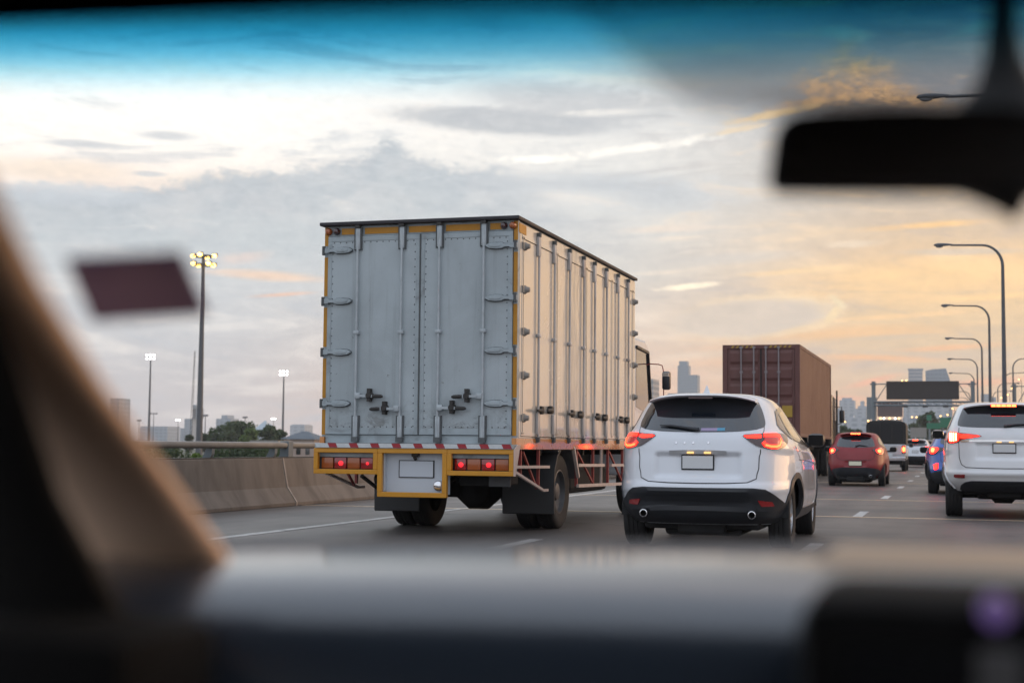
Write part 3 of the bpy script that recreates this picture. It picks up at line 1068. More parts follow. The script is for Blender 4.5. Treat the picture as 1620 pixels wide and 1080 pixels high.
bldg('pale low block far behind the hip-roofed house', 459, 482, 672, 1400, M['fac_pale'], ((.1, .9, 671),))
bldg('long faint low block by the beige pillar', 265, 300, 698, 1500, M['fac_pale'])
bldg('tall thin brown tower at the edge of the beige pillar', 174, 188, 630, 1200, M['fac_hazed'])
# tent roof and hip-roofed house
a, b = at(392, 683, 700), at(424, 683, 700)
t = thing('tent_roof_hall', 'pale blue pyramid tent roof rising above the dark trees', 'building', (a.x, 700, -2.6))
w = b.x-a.x
H = at(413, 664, 700).z+2.6
h0 = a.z+2.6-1.2
mb = MB()
mb.add([(0, 0, h0), (w, 0, h0), (w, w, h0), (0, w, h0), (w*.62, w*.5, H)], [(0, 1, 4), (1, 2, 4), (2, 3, 4), (3, 0, 4), (0, 3, 2, 1)])
mb.build('roof', pm('tent_cloth', (.42, .50, .56), .6), t)
MB().lathe([(.1, 0), (w*.28, .2), (w*.26, 2.4), (w*.18, 4.4), (.1, 5.4)], (w*.75, w*.6, h0+.4), n=16).build('dome', pm('dome_skin', (.36, .41, .46), .5), t, smooth=60)
MB().box((w*.05, w*.05, 0), (w*.95, w*.95, h0-.05)).build('wall', M['fac_pale'], t)
a, b = at(449, 694, 260), at(497, 694, 260)
t = thing('house', 'house with a slate hip roof and peach walls beside the truck', 'house', (a.x, 260, -2.6))
w = b.x-a.x
h0 = a.z+2.6
H = at(472, 682, 260).z+2.6
mb = MB()
mb.add([(-.6, -.6, h0), (w+.6, -.6, h0), (w+.6, 6.6, h0), (-.6, 6.6, h0), (w*.42, 2.6, H), (w*.62, 2.6, H)], [(0, 1, 5, 4), (1, 2, 5), (2, 3, 4, 5), (3, 0, 4), (0, 3, 2, 1)])
mb.build('roof', M['roof_slate'], t)
MB().box((0, 0, 0), (w, 6, h0-.03)).build('wall', M['wall_pink'], t)
for fx in (.12, .42, .72):
    MB().box((w*fx, -.06, h0*.35), (w*fx+w*.14, -.003, h0*.8)).build('window', M['tint_glass'], t)
board('shed', 'low flat shed with a white roof between the trees and the house', 395, 440, 696, 703, 240, M['galv'], 'shed', 0, 2, 5)

# ------------------------------------------------------------------ trees
def tree(label, px, pyt, Y, wpx, seed, mat='leaf', name='tree', dens=1.0, group='trees beyond the barrier', low=.25):
    rg = random.Random(seed)
    b = at(px, pyt, Y)
    H = (b.z+2.6)*(1.12 if 200 < Y < 300 else 1)
    w = wpx*Y/FPX/2*(1.45 if Y < 300 else 1.15)
    t = thing(name, label, 'tree', (b.x, Y, -2.6), rg.uniform(0, 6), group)
    mb = MB()
    mb.tube([(0, 0, 0), (.1, 0, H*.3), (0, .1, H*.6)], [H*.035, H*.025, H*.012], 8)
    for i in range(6):
        a = rg.uniform(0, 6.28)
        mb.tube([(0, 0, H*rg.uniform(.2, .4)), (math.cos(a)*w*.35, math.sin(a)*w*.35, H*.55), (math.cos(a)*w*.6, math.sin(a)*w*.6, H*.72)], [H*.015, H*.01, H*.004], 6)
    mb.build('trunk', M['bark'], t, smooth=60)
    mb = MB()
    cl = []
    for i in range(24):
        a, rr = rg.uniform(0, 6.28), math.sqrt(rg.random())
        zc = rg.uniform(low, .93)
        k = math.sqrt(max(.05, 1-((zc-.5)/.52)**2))
        cl.append((math.cos(a)*rr*w*.72*k, math.sin(a)*rr*w*.72*k, H*zc, w*rg.uniform(.2, .4)))
    cl.append((0, 0, H*.9, w*.25))
    s0 = max(.09, Y*.0012)
    for (cx, cy, cz, cr_) in cl:
        for _ in range(int(110*dens)):
            d = Vector((rg.gauss(0, 1), rg.gauss(0, 1), rg.gauss(0, .8))).normalized()*cr_*rg.uniform(.45, 1.1)
            p = Vector((cx, cy, cz))+d
            if p.z > H*1.02:
                continue
            u = Vector((rg.gauss(0, 1), rg.gauss(0, 1), rg.gauss(0, 1))).normalized()
            v = u.cross(Vector((rg.gauss(0, 1), rg.gauss(0, 1), rg.gauss(0, 1)))).normalized()
            s_ = s0*rg.uniform(.6, 1.5)
            mb.add([p-u*s_, p+v*s_*.55, p+u*s_, p-v*s_*.55], [(0, 1, 2, 3)])
    mb.build('crown', M[mat], t, fix=False)
    return t


tree('broad dark round tree left in the clump right of the thick mast', 352, 679, 280, 46, 1)
tree('broad dark tree in the middle of the clump, tallest crown', 378, 674, 285, 56, 2)
tree('lighter green tree at the front of the clump', 392, 684, 250, 30, 3, 'leaf_bright')
tree('loose green tree at the right end of the clump, before the tent roof', 425, 678, 270, 30, 4)
tree('darker low tree between the clump and the slate roof', 442, 686, 285, 34, 5)
tree('small conical tree left of the thick mast', 299, 687, 300, 16, 6)
tree('low brownish tree behind the thick mast', 325, 690, 290, 24, 7)
tree('bright low bush showing through the rail gap', 312, 712, 45, 36, 8, 'leaf_bright', 'bush', .7, low=.55)
tree('small bright bush by the rail post', 345, 716, 42, 20, 9, 'leaf_bright', 'bush', .6, low=.6)
tree('bright weed bush under the rail near the truck', 466, 716, 48, 12, 10, 'leaf_bright', 'bush', .6, low=.6)
tree('round dark tree right of the container truck cab', 1334, 672, 330, 38, 11)
tree('low tree right of the container truck, nearer the hatchback', 1352, 680, 300, 30, 12)
tree('dark tree standing behind the small green sign', 1468, 652, 420, 40, 13, group='trees at the roadside ahead')
tree('low tree left of the green signs', 1448, 668, 400, 34, 14, group='trees at the roadside ahead')
tree('low tree behind the tall green sign', 1500, 662, 430, 40, 15, group='trees at the roadside ahead')
for i, (px, lab) in enumerate(((262, 'leftmost low hedge seen through the rail gap'), (380, 'dark low hedge seen through the rail gap below the clump'), (420, 'low hedge through the rail gap left of the shed'))):
    tree(lab, px, 707, 120, 90, 40+i, 'leaf', 'hedge', 1.0, low=.3)

# small lit lamps along the far road
for i, (px, py, Y, lab) in enumerate(((1443, 659.5, 420, 'left one of a pair of warm lights under the gantry beam'), (1450, 659.5, 420, 'right one of a pair of warm lights under the gantry beam'),
                                      (1488, 658, 380, 'warm light left above the tall green sign'), (1499, 656, 380, 'warm light right above the tall green sign'), (1507, 646, 380, 'bright warm light at the white wagon roof edge'),
                                      (1612, 600, 330, 'warm light beside the brown gantry panel'), (1601, 614, 330, 'warm light right of the thickest pole'), (1594, 624, 350, 'bright warm light touching the thickest pole'),
                                      (1584, 629, 400, 'small warm light left of the thickest pole'), (1337, 667, 700, 'tiny warm light above the tree by the container truck'), (1434, 601.5, 600, 'warm light on the top edge of the gantry sign'), (1427, 602, 600, 'dim warm light left on the top edge of the gantry sign'))):
    p = at(px, py, Y)
    t = thing('road_light', lab, 'street light', (p.x, Y, -2.6), 0, 'small lit road lights')
    h = p.z+2.6
    MB().tube([(.5, 0, 0), (.5, 0, h*.95), (.3, 0, h+.15), (0, 0, h+.2)], .06, 8).build('pole', M['pole'], t, smooth=60)
    MB().ball((0, 0, h), max(.13, Y*.0005), n=6, sc=(1, 1, .7)).build('lamp', M['warm_lamp'], t, smooth=60)


# ------------------------------------------------------------------ box truck
def wheel(parent, loc, rad, wid, side, spokes=5, rim='alloy', dual=False, name='wheel', rimr=.66, seg=32):
    """side=+1: outer face towards +x"""
    s = side
    mb = MB()
    w = wid
    rr = rad*rimr
    if spokes:
        mb.lathe([(rr, -w*.40), (rr, w*.36), (rr*.93, w*.40), (rr*.90, w*.22), (rr*.88, -w*.1)], axis='x', n=seg)
        mb.lathe([(.0005, w*.22), (rad*.10, w*.24), (rad*.13, w*.16)], axis='x', n=16)
        for i in range(spokes):
            for da in (-.16, .16):
                a = 2*math.pi*i/spokes+da
                a2 = 2*math.pi*i/spokes+da*1.3
                mb.bar((w*.20, math.cos(a)*rad*.09, math.sin(a)*rad*.09), (w*.29, math.cos(a2)*rr*.92, math.sin(a2)*rr*.92), rad*.10, w*.16, up=(1, 0, 0))
        mb.lathe([(.001, -w*.05), (rr*.88, -w*.05)], axis='x', n=24, mi=1)
    else:
        mb.lathe([(rr, -w*.42), (rr*1.0, w*.42), (rr*.94, w*.44), (rr*.90, w*.20), (rr*.62, -w*.05), (rr*.45, -w*.02), (rr*.38, w*.30), (rr*.25, w*.36), (.001, w*.36)], axis='x', n=seg)
        for i in range(10):
            a = 2*math.pi*i/10
            mb.cyl((-w*.02, math.cos(a)*rr*.53, math.sin(a)*rr*.53), (w*.10, math.cos(a)*rr*.53, math.sin(a)*rr*.53), rad*.025, 6)
    mats = [M[rim], M['gap']]
    h = mb.build(name, mats, parent, smooth=35, loc=loc)
    h.rotation_euler = (rnd.uniform(0, 1) if s > 0 else 0, 0, 0 if s > 0 else math.pi)
    mb = MB()
    sh = .10*rad

    def tyre(x0):
        pr = [(rr*.99, x0-w*.42), (rad*.80, x0-w*.50), (rad*.94, x0-w*.485), (rad*.985, x0-w*.42)]
        for q in (-.30, -.10, .10, .30):
            pr += [(rad, x0+w*(q-.075)), (rad, x0+w*(q+.075)), (rad*.975, x0+w*(q+.085)), (rad*.975, x0+w*(q+.115))]
        pr = pr[:-2]
        pr += [(rad*.985, x0+w*.42), (rad*.94, x0+w*.485), (rad*.80, x0+w*.50), (rr*.99, x0+w*.42)]
        mb.lathe(pr, axis='x', n=seg+8)
    tyre(0)
    if dual:
        tyre(-w*1.12)
    mb.build('tyre', M['rubber'], h, smooth=35)
    return h


TX, TY = -6.107, 16.363
tr = thing('box_truck', 'weathered box truck with grey rear doors, yellow trim and yellow bumper frame', 'truck', (TX, TY, 0))
HW, ZB, ZT, TL = 1.226, 1.089, 3.735, 6.58
# cargo body
mb = MB()
mb.box((-HW+.012, .07, ZB), (HW-.012, TL, ZT-.03))
mb.box((-HW, .04, ZB), (-HW+.055, .12, ZT-.03))
mb.box((HW-.055, .04, ZB), (HW, .12, ZT-.03))
mb.box((-HW+.055, .03, ZB), (HW-.055, .1, ZB+.10))          # sill
mb.box((-HW+.055, .035, ZT-.155), (HW-.055, .1, ZT-.03))    # header
cb = mb.build('cargo_box', M['box_rear_trim'], tr, bevel=.006)
MB().box((-HW-.035, -.05, ZT-.03), (HW+.035, TL+.03, ZT+.012)).build('roof_edge', M['roof_trim'], tr, bevel=.008)
# rivet helper
def rivets(mb, pts, ax, r=.007, mi=0):
    for p in pts:
        p = Vector(p)
        n = Vector(ax)
        a = n.orthogonal().normalized()*r
        b = n.cross(a).normalized()*r
        ring = [p+a*math.cos(t)+b*math.sin(t) for t in [R(60*i) for i in range(6)]]
        mb.add(ring+[p+n*r*.7], [(i, (i+1) % 6, 6) for i in range(6)], mi)


RODX = (-.769, -.203, .271, .823)
DZ0, DZ1 = ZB+.105, ZT-.16
for sgn, x0, x1 in ((-1, -HW+.06, .018), (1, .032, HW-.06)):
    mb = MB()
    mb.box((x0, .012, DZ0), (x1, .07, DZ1))
    for (a, b) in (((x0, DZ0), (x1, DZ0+.075)), ((x0, DZ1-.06), (x1, DZ1)), ((x0, DZ0+.075), (x0+.05, DZ1-.06)), ((x1-.05, DZ0+.075), (x1, DZ1-.06))):
        mb.box((a[0], .006, a[1]), (b[0], .013, b[1]), 1)
    pts = [(x0+.062, .011, DZ0+.1+i*.09) for i in range(25)]+[(x1-.062, .011, DZ0+.1+i*.09) for i in range(25)]
    n = 13
    pts += [(x0+.08+(x1-x0-.16)*i/n, .011, DZ1-.075) for i in range(n+1)]+[(x0+.08+(x1-x0-.16)*i/n, .011, DZ0+.09) for i in range(n+1)]
    rivets(mb, pts, (0, -1, 0), .0085, 2)
    d = mb.build('rear_door', [M['box_rear'], M['box_rear_trim'], M['grime_shade']], tr, bevel=.004)
    for rx in (RODX[:2] if sgn < 0 else RODX[2:]):
        mb = MB()
        mb.cyl((rx, -.022, DZ0-.05), (rx, -.022, ZT-.05), .015, 10)
        for (za, zb_) in ((ZT-.33, ZT-.06), (DZ0-.06, DZ0+.22)):
            mb.box((rx-.030, -.030, za), (rx+.030, .012, zb_), ch=.012)
            mb.box((rx-.048, -.012, za-.005), (rx-.032, .012, zb_+.005), 2)
            mb.box((rx+.032, -.012, za-.005), (rx+.048, .012, zb_+.005), 2)
        mb.box((rx-.035, -.042, 2.385), (rx+.035, .012, 2.43), ch=.008)
        mb.box((rx-.04, -.045, DZ0-.09), (rx+.04, .02, DZ0-.03), 2)
        mb.box((rx-.03, -.05, ZT-.07), (rx+.03, .02, ZT-.035), 1)
        mb.build('lock_rod', [M['rod'], M['dark_iron'], M['grime_shade']], d, smooth=40)
    for zc in (3.405, 2.79, 2.175, 1.56):
        mb = MB()
        xo = x0 if sgn < 0 else x1
        k = 1 if sgn < 0 else -1
        prof = []
        for (u, h) in ((-.065, .03), (.02, .03), (.03, .018), (.09, .018), (.12, .034), (.2, .038), (.28, .028), (.32, .006)):
            prof.append((u, h))
        poly = [(xo+k*u, zc+h) for u, h in prof]+[(xo+k*u, zc-h) for u, h in reversed(prof)]
        mb.prism(poly, 'y', -.032, .008)
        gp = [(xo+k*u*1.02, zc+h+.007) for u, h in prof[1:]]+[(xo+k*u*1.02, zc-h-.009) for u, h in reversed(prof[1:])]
        mb.prism(gp, 'y', -.002, .0115, 2)  # dark outline plate: gap shadow and grime round the strap, put in as colour
        mb.cyl((xo-k*.045, -.02, zc-.055), (xo-k*.045, -.02, zc+.055), .021, 10, 2)
        mb.prism([(xo+k*u, zc+h*.45) for u, h in ((.13, .03), (.2, .045), (.27, .03))]+[(xo+k*u, zc-h*.45) for u, h in ((.27, .03), (.2, .045), (.13, .03))], 'y', -.041, -.031)
        mb.build('hinge', [M['box_rear_trim'], M['dark_iron'], M['grime_shade']], d, bevel=.004)
# the four lock handles: lug on the rod, bar with a round keeper and a dark grip
for rx, z, k in ((RODX[0], 1.652, 1), (RODX[1], 1.50, -1), (RODX[2], 1.51, 1), (RODX[3], 1.645, -1)):
    mb = MB()
    mb.box((min(rx, rx+k*.07), -.06, z-.035), (max(rx, rx+k*.07), .0, z+.035), ch=.01)
    mb.bar((rx+k*.06, -.05, z), (rx+k*.24, -.055, z-.006), .03, .03)
    mb.lathe([(.0005, -.085), (.03, -.085), (.045, -.05), (.045, .012)], (rx+k*.185, 0, z), axis='y', n=14, mi=1)
    mb.box((rx+k*.185-.02, -.07, z-.07), (rx+k*.185+.02, .012, z+.085), 1)
    mb.tube([(rx+k*.235, -.058, z-.005), (rx+k*.27, -.062, z-.006), (rx+k*.34, -.062, z-.008), (rx+k*.365, -.06, z-.009)], [.018, .024, .022, .012], 8, 1)
    mb.build('lock_handle', [M['rod'], M['dark_iron']], tr, smooth=40)
MB().box((.017, -.004, DZ0), (.033, .012, DZ1)).build('door_seal', M['grime_shade'], tr)
# yellow trim on the header and corner posts
mb = MB()
for a, b in ((-1.0, -.83), (-.70, -.27), (-.135, .21), (.335, .76), (.885, 1.07)):
    mb.box((a, .028, ZT-.135), (b, .034, ZT-.06))
mb.build('header_stripe', M['yellow_trim'], tr)
for sg in (-1, 1):
    mb = MB()
    zs = [ZT-.04, 3.47, 3.33, 2.86, 2.72, 2.245, 2.105, 1.63, 1.49, ZB+.1]
    for i in range(0, 10, 2):
        x0_, x1_ = sg*(HW-.052), sg*(HW-.003)
        mb.box((min(x0_, x1_), .034, zs[i+1]), (max(x0_, x1_), .039, zs[i]))
    mb.build('corner_stripe', M['yellow_trim'], tr)
for x, mm_ in ((-1.165, 'lamp_amber'), (-1.06, 'lamp_dark'), (1.055, 'lamp_dark'), (1.165, 'lamp_amber')):
    mb = MB()
    mb.lathe([(.0005, -.03), (.028, -.025), (.042, 0), (.045, .028)], (x, .0, ZT-.095), axis='y', n=14)
    mb.build('marker_lamp', M[mm_], tr, smooth=50)
# right and left sides
for sg in (1, -1):
    X = sg*HW
    mb = MB()
    lo = min(X-sg*.02, X)
    mb.box((lo, .125, ZB+.075), (lo+.02, TL-.01, ZT-.05))
    for y in (.25, 1.79, 3.36, 4.93, 6.4):
        for q in (-.03, .03):
            mb.box((min(X, X+sg*.006), y+q-.016, ZB+.12), (max(X, X+sg*.006), y+q+.016, ZT-.2), 1)
        mb.box((min(X, X+sg*.002), y-.008, ZB+.12), (max(X, X+sg*.002), y+.008, ZT-.2), 2)
    for z in (ZB+.12, ZT-.2):
        mb.box((min(X, X+sg*.006), .2, z-.02), (max(X, X+sg*.006), TL-.06, z+.02), 1)
        mb.box((min(X, X+sg*.008), .2, z-.028), (max(X, X+sg*.008), TL-.06, z-.021), 2)
    mb.build('side_panel', [M['box_side'], M['box_side'], M['dark_iron']], tr)
    for y in (.86, 1.59, 2.36, 3.13, 3.77, 4.5, 5.27, 5.99):
        mb = MB()
        mb.cyl((X+sg*.026, y, ZB+.02), (X+sg*.026, y, ZT-.08), .016, 8)
        for za, zb_ in ((ZT-.36, ZT-.12), (ZB+.12, ZB+.38)):
            mb.box((min(X, X+sg*.04), y-.045, za), (max(X, X+sg*.04), y+.045, zb_), ch=.012)
        mb.box((min(X, X+sg*.05), y-.04, 2.385), (max(X, X+sg*.05), y+.04, 2.43), ch=.008)
        mb.box((min(X, X+sg*.045), y-.035, ZB+.03), (max(X, X+sg*.045), y+.035, ZB+.09), 1)
        mb.box((min(X, X+sg*.045), y-.03, ZT-.12), (max(X, X+sg*.045), y+.03, ZT-.07), 1)
        mb.build('side_lock_rod', [M['rod_warm'], M['grime_shade']], tr, smooth=40)
    for y, z in ((.95, 1.507), (1.40, 1.52), (2.45, 1.5), (2.94, 1.497), (3.9, 1.49), (4.38, 1.487), (5.4, 1.48), (5.86, 1.479)):
        mb = MB()
        mb.box((min(X, X+sg*.07), y-.05, z-.05), (max(X, X+sg*.07), y+.05, z+.05), ch=.02)
        mb.tube([(X+sg*.06, y-.02, z), (X+sg*.075, y-.16, z-.01), (X+sg*.07, y-.27, z-.01)], [.016, .024, .014], 8)
        mb.build('side_handle', M['dark_iron'], tr, smooth=40)
    for y, zs in ((.3, (3.426, 2.911, 2.413, 1.899, 1.40)), (6.47, (3.354, 2.855, 2.355, 1.852, 1.349))):
        for z in zs:
            mb = MB()
            mb.lathe([(.0005, sg*.075), (.028, sg*.07), (.035, sg*.04), (.05, sg*.02), (.055, 0)], (X, y, z), axis='x', n=12)
            mb.box((min(X, X+sg*.02), y-.10, z-.04), (max(X, X+sg*.02), y+.02, z+.04))
            mb.build('side_hinge', M['galv'], tr, smooth=40)
    MB().box((min(X-sg*.05, X+sg*.008), .0, ZB-.06), (max(X-sg*.05, X+sg*.008), TL, ZB+.072), ch=.006).build('side_skirt', M['orange_skirt'], tr)
    MB().box((min(X, X+sg*.006), .06, ZT-.17), (max(X, X+sg*.006), .36, ZT-.06)).build('side_stripe', M['yellow_trim'], tr)
# bumper frame
BY = -.16
mb = MB()
def fr(x0, x1, z0, z1, w=.055, parts='LRTB'):
    if 'T' in parts:
        mb.box((x0, BY, z1-w), (x1, BY+.06, z1))
    if 'B' in parts:
        mb.box((x0, BY, z0), (x1, BY+.06, z0+w))
    if 'L' in parts:
        mb.box((x0, BY-.003, z0+w), (x0+w, BY+.057, z1-w))
    if 'R' in parts:
        mb.box((x1-w, BY-.003, z0+w), (x1, BY+.057, z1-w))
fr(-1.235, -.42, .725, 1.03)
fr(.445, 1.25, .725, 1.03)
fr(-.419, .444, .465, 1.032, .058)
mb.build('bumper_frame', M['yellow_frame'], tr, bevel=.006)
MB().box((-.42, -.035, .50), (.44, -.02, 1.03)).build('plate_panel', M['panel_white'], tr)
mb = MB()
mb.box((-.36, BY+.06, .53), (-.345, -.03, .97))
mb.box((.37, BY+.06, .53), (.385, -.03, .97))
mb.build('panel_side', M['panel_white'], tr)
mb = MB()
mb.box((-.192, -.046, .69), (.249, -.034, .895), 1)
mb.box((-.18, -.05, .70), (.237, -.045, .885), 0)
mb.build('number_plate', [M['panel_white'], M['gap']], tr)
MB().lathe([(.0005, -.075), (.05, -.07), (.065, -.05), (.07, -.02)], (.305, 0, .60), axis='y', n=20).build('round_lamp', M['chrome'], tr, smooth=50)
mb = MB()
mb.box((-.02, -.10, .935), (.07, -.035, .985), ch=.012)
mb.cyl((.025, -.10, .935), (.025, -.07, .91), .022, 8)
mb.build('plate_lamp', M['dark_iron'], tr)
for xs, lits in (((-1.173, -1.008, -.84, -.668, -.50), (0, 1, 0, .4)), ((.505, .66, .835, 1.005, 1.175), (1, 0, 1, 0))):
    mb = MB().box((xs[0]-.06, -.05, .765), (xs[-1]+.03, .02, .975), ch=.01)
    ba = mb.build('tail_lamp', M['dark_iron'], tr)
    MB().box((xs[0]-.09, -.075, .925), (xs[-1]+.05, -.045, .972)).build('lamp_shelf', M['box_rear_trim'], ba)
    for i in range(4):
        red = lits[i] > 0
        a, b = xs[i]+.006, xs[i+1]-.006
        ln = MB().box((a, -.085, .785), (b, -.045, .92), ch=.014).build('lens', M['lamp_red'] if red else M['lamp_amber'], ba, smooth=40)
        if red:
            MB().ball(((a+b)/2+.01, -.086, .85), .026 if lits[i] == 1 else .016, n=8, sc=(1.2, .25, 1.1)).build('bulb', M['bulb_red'], ba, smooth=60)
# red and white tape on the sill
mb = MB()
x = -1.205
zt0, zt1 = 1.037, 1.088
mb.box((-1.215, -.17, zt0-.004), (1.24, .03, zt1), 2)
i = 0
while x < 1.22:
    w = .105 if i % 2 else .165
    x2 = min(x+w, 1.235)
    sk = .012
    mb.add([(x+sk, -.172, zt0), (x2+sk, -.172, zt0), (x2-sk, -.172, zt1), (x-sk, -.172, zt1)], [(0, 1, 2, 3)], 1 if i % 2 else 0)
    x = x2
    i += 1
mb.build('reflective_tape', [M['tape_white'], M['tape_red'], M['box_rear_trim']], tr)
# slanted end cap of the bumper at the right
mb = MB()
mb.prism([(BY, .725), (BY, 1.03), (-.03, 1.085), (.08, 1.085), (-.10, .725)], 'x', 1.252, 1.262)
mb.build('bumper_end', M['frame_cream'], tr)
# chassis, axles
for sg in (-1, 1):
    MB().box((sg*.43-.04, .0, .70), (sg*.43+.04, 9.2, .95)).build('chassis_rail', M['under'], tr)
mb = MB()
for y in (.3, 1.2, 3.4, 4.6, 5.8):
    MB().box((-HW+.05, y, .955), (HW-.05, y+.08, ZB-.01)).build('floor_beam', M['under'], tr)
MB().box((.47, .2, .60), (1.0, .9, .93), ch=.02).build('battery_box', M['under'], tr)
MB().box((.9, .02, .60), (1.16, .05, .74)).build('backing_plate', M['flap'], tr)
mb = MB()
mb.tube([(-1.0, 2.43, .48), (-.3, 2.43, .48), (-.12, 2.43, .47), (.12, 2.43, .47), (.3, 2.43, .48), (1.0, 2.43, .48)], [.09, .10, .24, .24, .10, .09], 14)
mb.ball((0, 2.30, .47), .22, n=10)
mb.tube([(-.6, 1.75, .62), (-.55, 2.43, .56), (-.6, 3.1, .62)], .05, 8)
mb.tube([(.6, 1.75, .62), (.55, 2.43, .56), (.6, 3.1, .62)], .05, 8)
mb.build('rear_axle', M['under'], tr, smooth=50)
MB().box((.52, 3.3, .42), (1.02, 5.6, .82), ch=.08).build('fuel_tank', M['under'], tr)
MB().box((-1.02, 3.3, .45), (-.52, 5.0, .85), ch=.05).build('tool_box', M['under'], tr)
MB().tube([(-.7, .05, .70), (-.62, .35, .55), (-.3, .6, .50), (-.1, .6, .52)], .025, 8).build('spare_carrier', M['dark_iron'], tr, smooth=50)
MB().cyl((-.62, .3, .66), (-.35, .3, .66), .06, 12).build('silencer', M['dark_iron'], tr, smooth=50)
wheel(tr, (-.985, 2.43, .48), .48, .24, -1, 0, 'steel_rim', True, rimr=.6)
wheel(tr, (1.005, 2.43, .48), .48, .24, 1, 0, 'steel_rim', True, rimr=.6)
wheel(tr, (-.98, 7.3, .48), .48, .24, -1, 0, 'steel_rim', rimr=.6)
wheel(tr, (.98, 7.3, .48), .48, .24, 1, 0, 'steel_rim', rimr=.6)
for sg in (-1, 1):
    x0, x1 = (.52, 1.205) if sg > 0 else (-1.24, -.62)
    mb = MB()
    path = [(1.80, .22), (1.79, .55), (1.82, .78), (1.95, .95), (2.12, 1.03)]
    inner = [(y+.03, z-.012) for y, z in path]
    mb.prism(path+inner[::-1], 'x', x0, x1)
    mb.build('mud_flap', M['flap'], tr, smooth=50)
    mb = MB()
    path = [(1.70, 1.02), (1.84, .98), (2.1, 1.048), (2.45, 1.053), (2.75, 1.048), (2.95, .93), (3.04, .72)]
    path = [(1.98, 1.015), (2.14, 1.045), (2.45, 1.05), (2.75, 1.04), (2.95, .9), (3.06, .66)]
    inner = [(y-.0, z-.02) for y, z in path]
    mb.prism(path+inner[::-1], 'x', x0, x1)
    mb.build('wheel_guard', M['fender_grey'], tr, smooth=50)
# side underrun lattice at both sides
for sg in (-1, 1):
    X = sg*(HW-.03)
    for a_, b_, w in (((.29, .72), (.29, ZB-.06), .034), ((1.07, .58), (1.07, ZB-.06), .034), ((.40, 1.0), (1.0, .56), .026),
                      ((2.96, .54), (2.96, ZB-.06), .034), ((3.9, .54), (3.9, ZB-.06), .034), ((4.82, .54), (4.82, ZB-.06), .034), ((5.8, .54), (5.8, ZB-.06), .034),
                      ((3.0, 1.0), (3.85, .58), .026), ((4.9, 1.0), (5.75, .56), .026)):
        MB().bar((X, *a_), (X, *b_), w).build('guard_post', M['frame_red'], tr)
    q = X+sg*.03
    for pth, w, h in ((((-.04, .83), (1.45, .815)), .035, .034), (((-.04, .775), (1.2, .53), (1.4, .53)), .03, .032), (((2.93, .82), (4.45, .805)), .035, .040), (((4.9, .80), (6.3, .79)), .035, .040),
                      (((2.93, .545), (6.3, .505)), .035, .042), (((2.68, 1.06), (2.95, .66)), .04, .04), (((4.28, .52), (4.28, 1.04)), .03, .03)):
        mb = MB()
        for a_, b_ in zip(pth, pth[1:]):
            mb.bar((q, *a_), (q, *b_), w, h)
        mb.build('guard_bar', M['frame_cream'], tr)
# cab
cabx = 1.10
side = [(6.75, .62), (8.75, .62), (8.80, 1.25), (8.72, 1.62), (8.35, 2.72), (8.05, 2.86), (6.75, 2.86)]
mb = MB()
mb.prism(side, 'x', -cabx, cabx)
mb.build('cab', M['white_paint'], tr, bevel=.05)
for sg in (-1, 1):
    X = sg*cabx
    mb = MB()
    win = [(7.25, 1.72), (8.48, 1.60), (8.16, 2.62), (7.25, 2.68)]
    mb.prism(win, 'x', min(X-sg*.01, X+sg*.006), max(X-sg*.01, X+sg*.006))
    dr = MB().prism([(7.15, .78), (8.3, .78), (8.55, 1.4), (8.5, 1.56), (7.15, 1.68)], 'x', min(X, X+sg*.004), max(X, X+sg*.004)).build('cab_door', M['white_paint'], tr)
    mb.build('cab_window', M['tint_glass'], tr)
    mb = MB()
    mb.bar((X+sg*.01, 8.50, 1.55), (X+sg*.01, 8.17, 2.66), .05, .04)
    mb.bar((X+sg*.01, 7.22, 2.70), (X+sg*.01, 8.17, 2.66), .05, .04)
    mb.build('window_frame', M['black_plastic'], tr)
    MB().box((min(X, X+sg*.03), 7.3, 1.36), (max(X, X+sg*.03), 7.44, 1.45), ch=.012).build('door_handle', M['black_plastic'], dr)
    mx = sg*1.44
    mb = MB()
    mb.tube([(X, 8.15, 2.45), (X+sg*.04, 8.15, 2.47), (mx-sg*.14, 8.15, 2.46), (mx-sg*.08, 8.15, 2.44), (mx-sg*.06, 8.15, 2.36), (mx-sg*.05, 8.15, 1.80), (mx-sg*.16, 8.2, 1.68), (X, 8.3, 1.60)], .009, 8)
    mb.build('mirror_bracket', M['frame_red'], tr, smooth=50)
    mb = MB()
    mb.box((mx-.07, 8.06, 2.03), (mx+.07, 8.17, 2.34), ch=.035)
    mi_ = mb.build('wing_mirror', M['black_plastic'], tr, smooth=40)
    MB().box((mx-.055, 8.053, 2.25), (mx+.055, 8.062, 2.32), ch=.003).build('mirror_glass', M['chrome'], mi_)
mb = MB()
mb.add([(-.98, 8.735, 1.66), (.98, 8.735, 1.66), (.92, 8.42, 2.64), (-.92, 8.42, 2.64)], [(0, 1, 2, 3)])
mb.add([(-.98, 8.70, 1.66), (.98, 8.70, 1.66), (.92, 8.38, 2.64), (-.92, 8.38, 2.64)], [(3, 2, 1, 0)])
mb.build('windscreen', M['tint_glass'], tr)
MB().tube([(1.08, 7.0, 2.86), (1.085, 7.0, 3.5)], .004, 6).build('aerial', M['dark_iron'], tr)

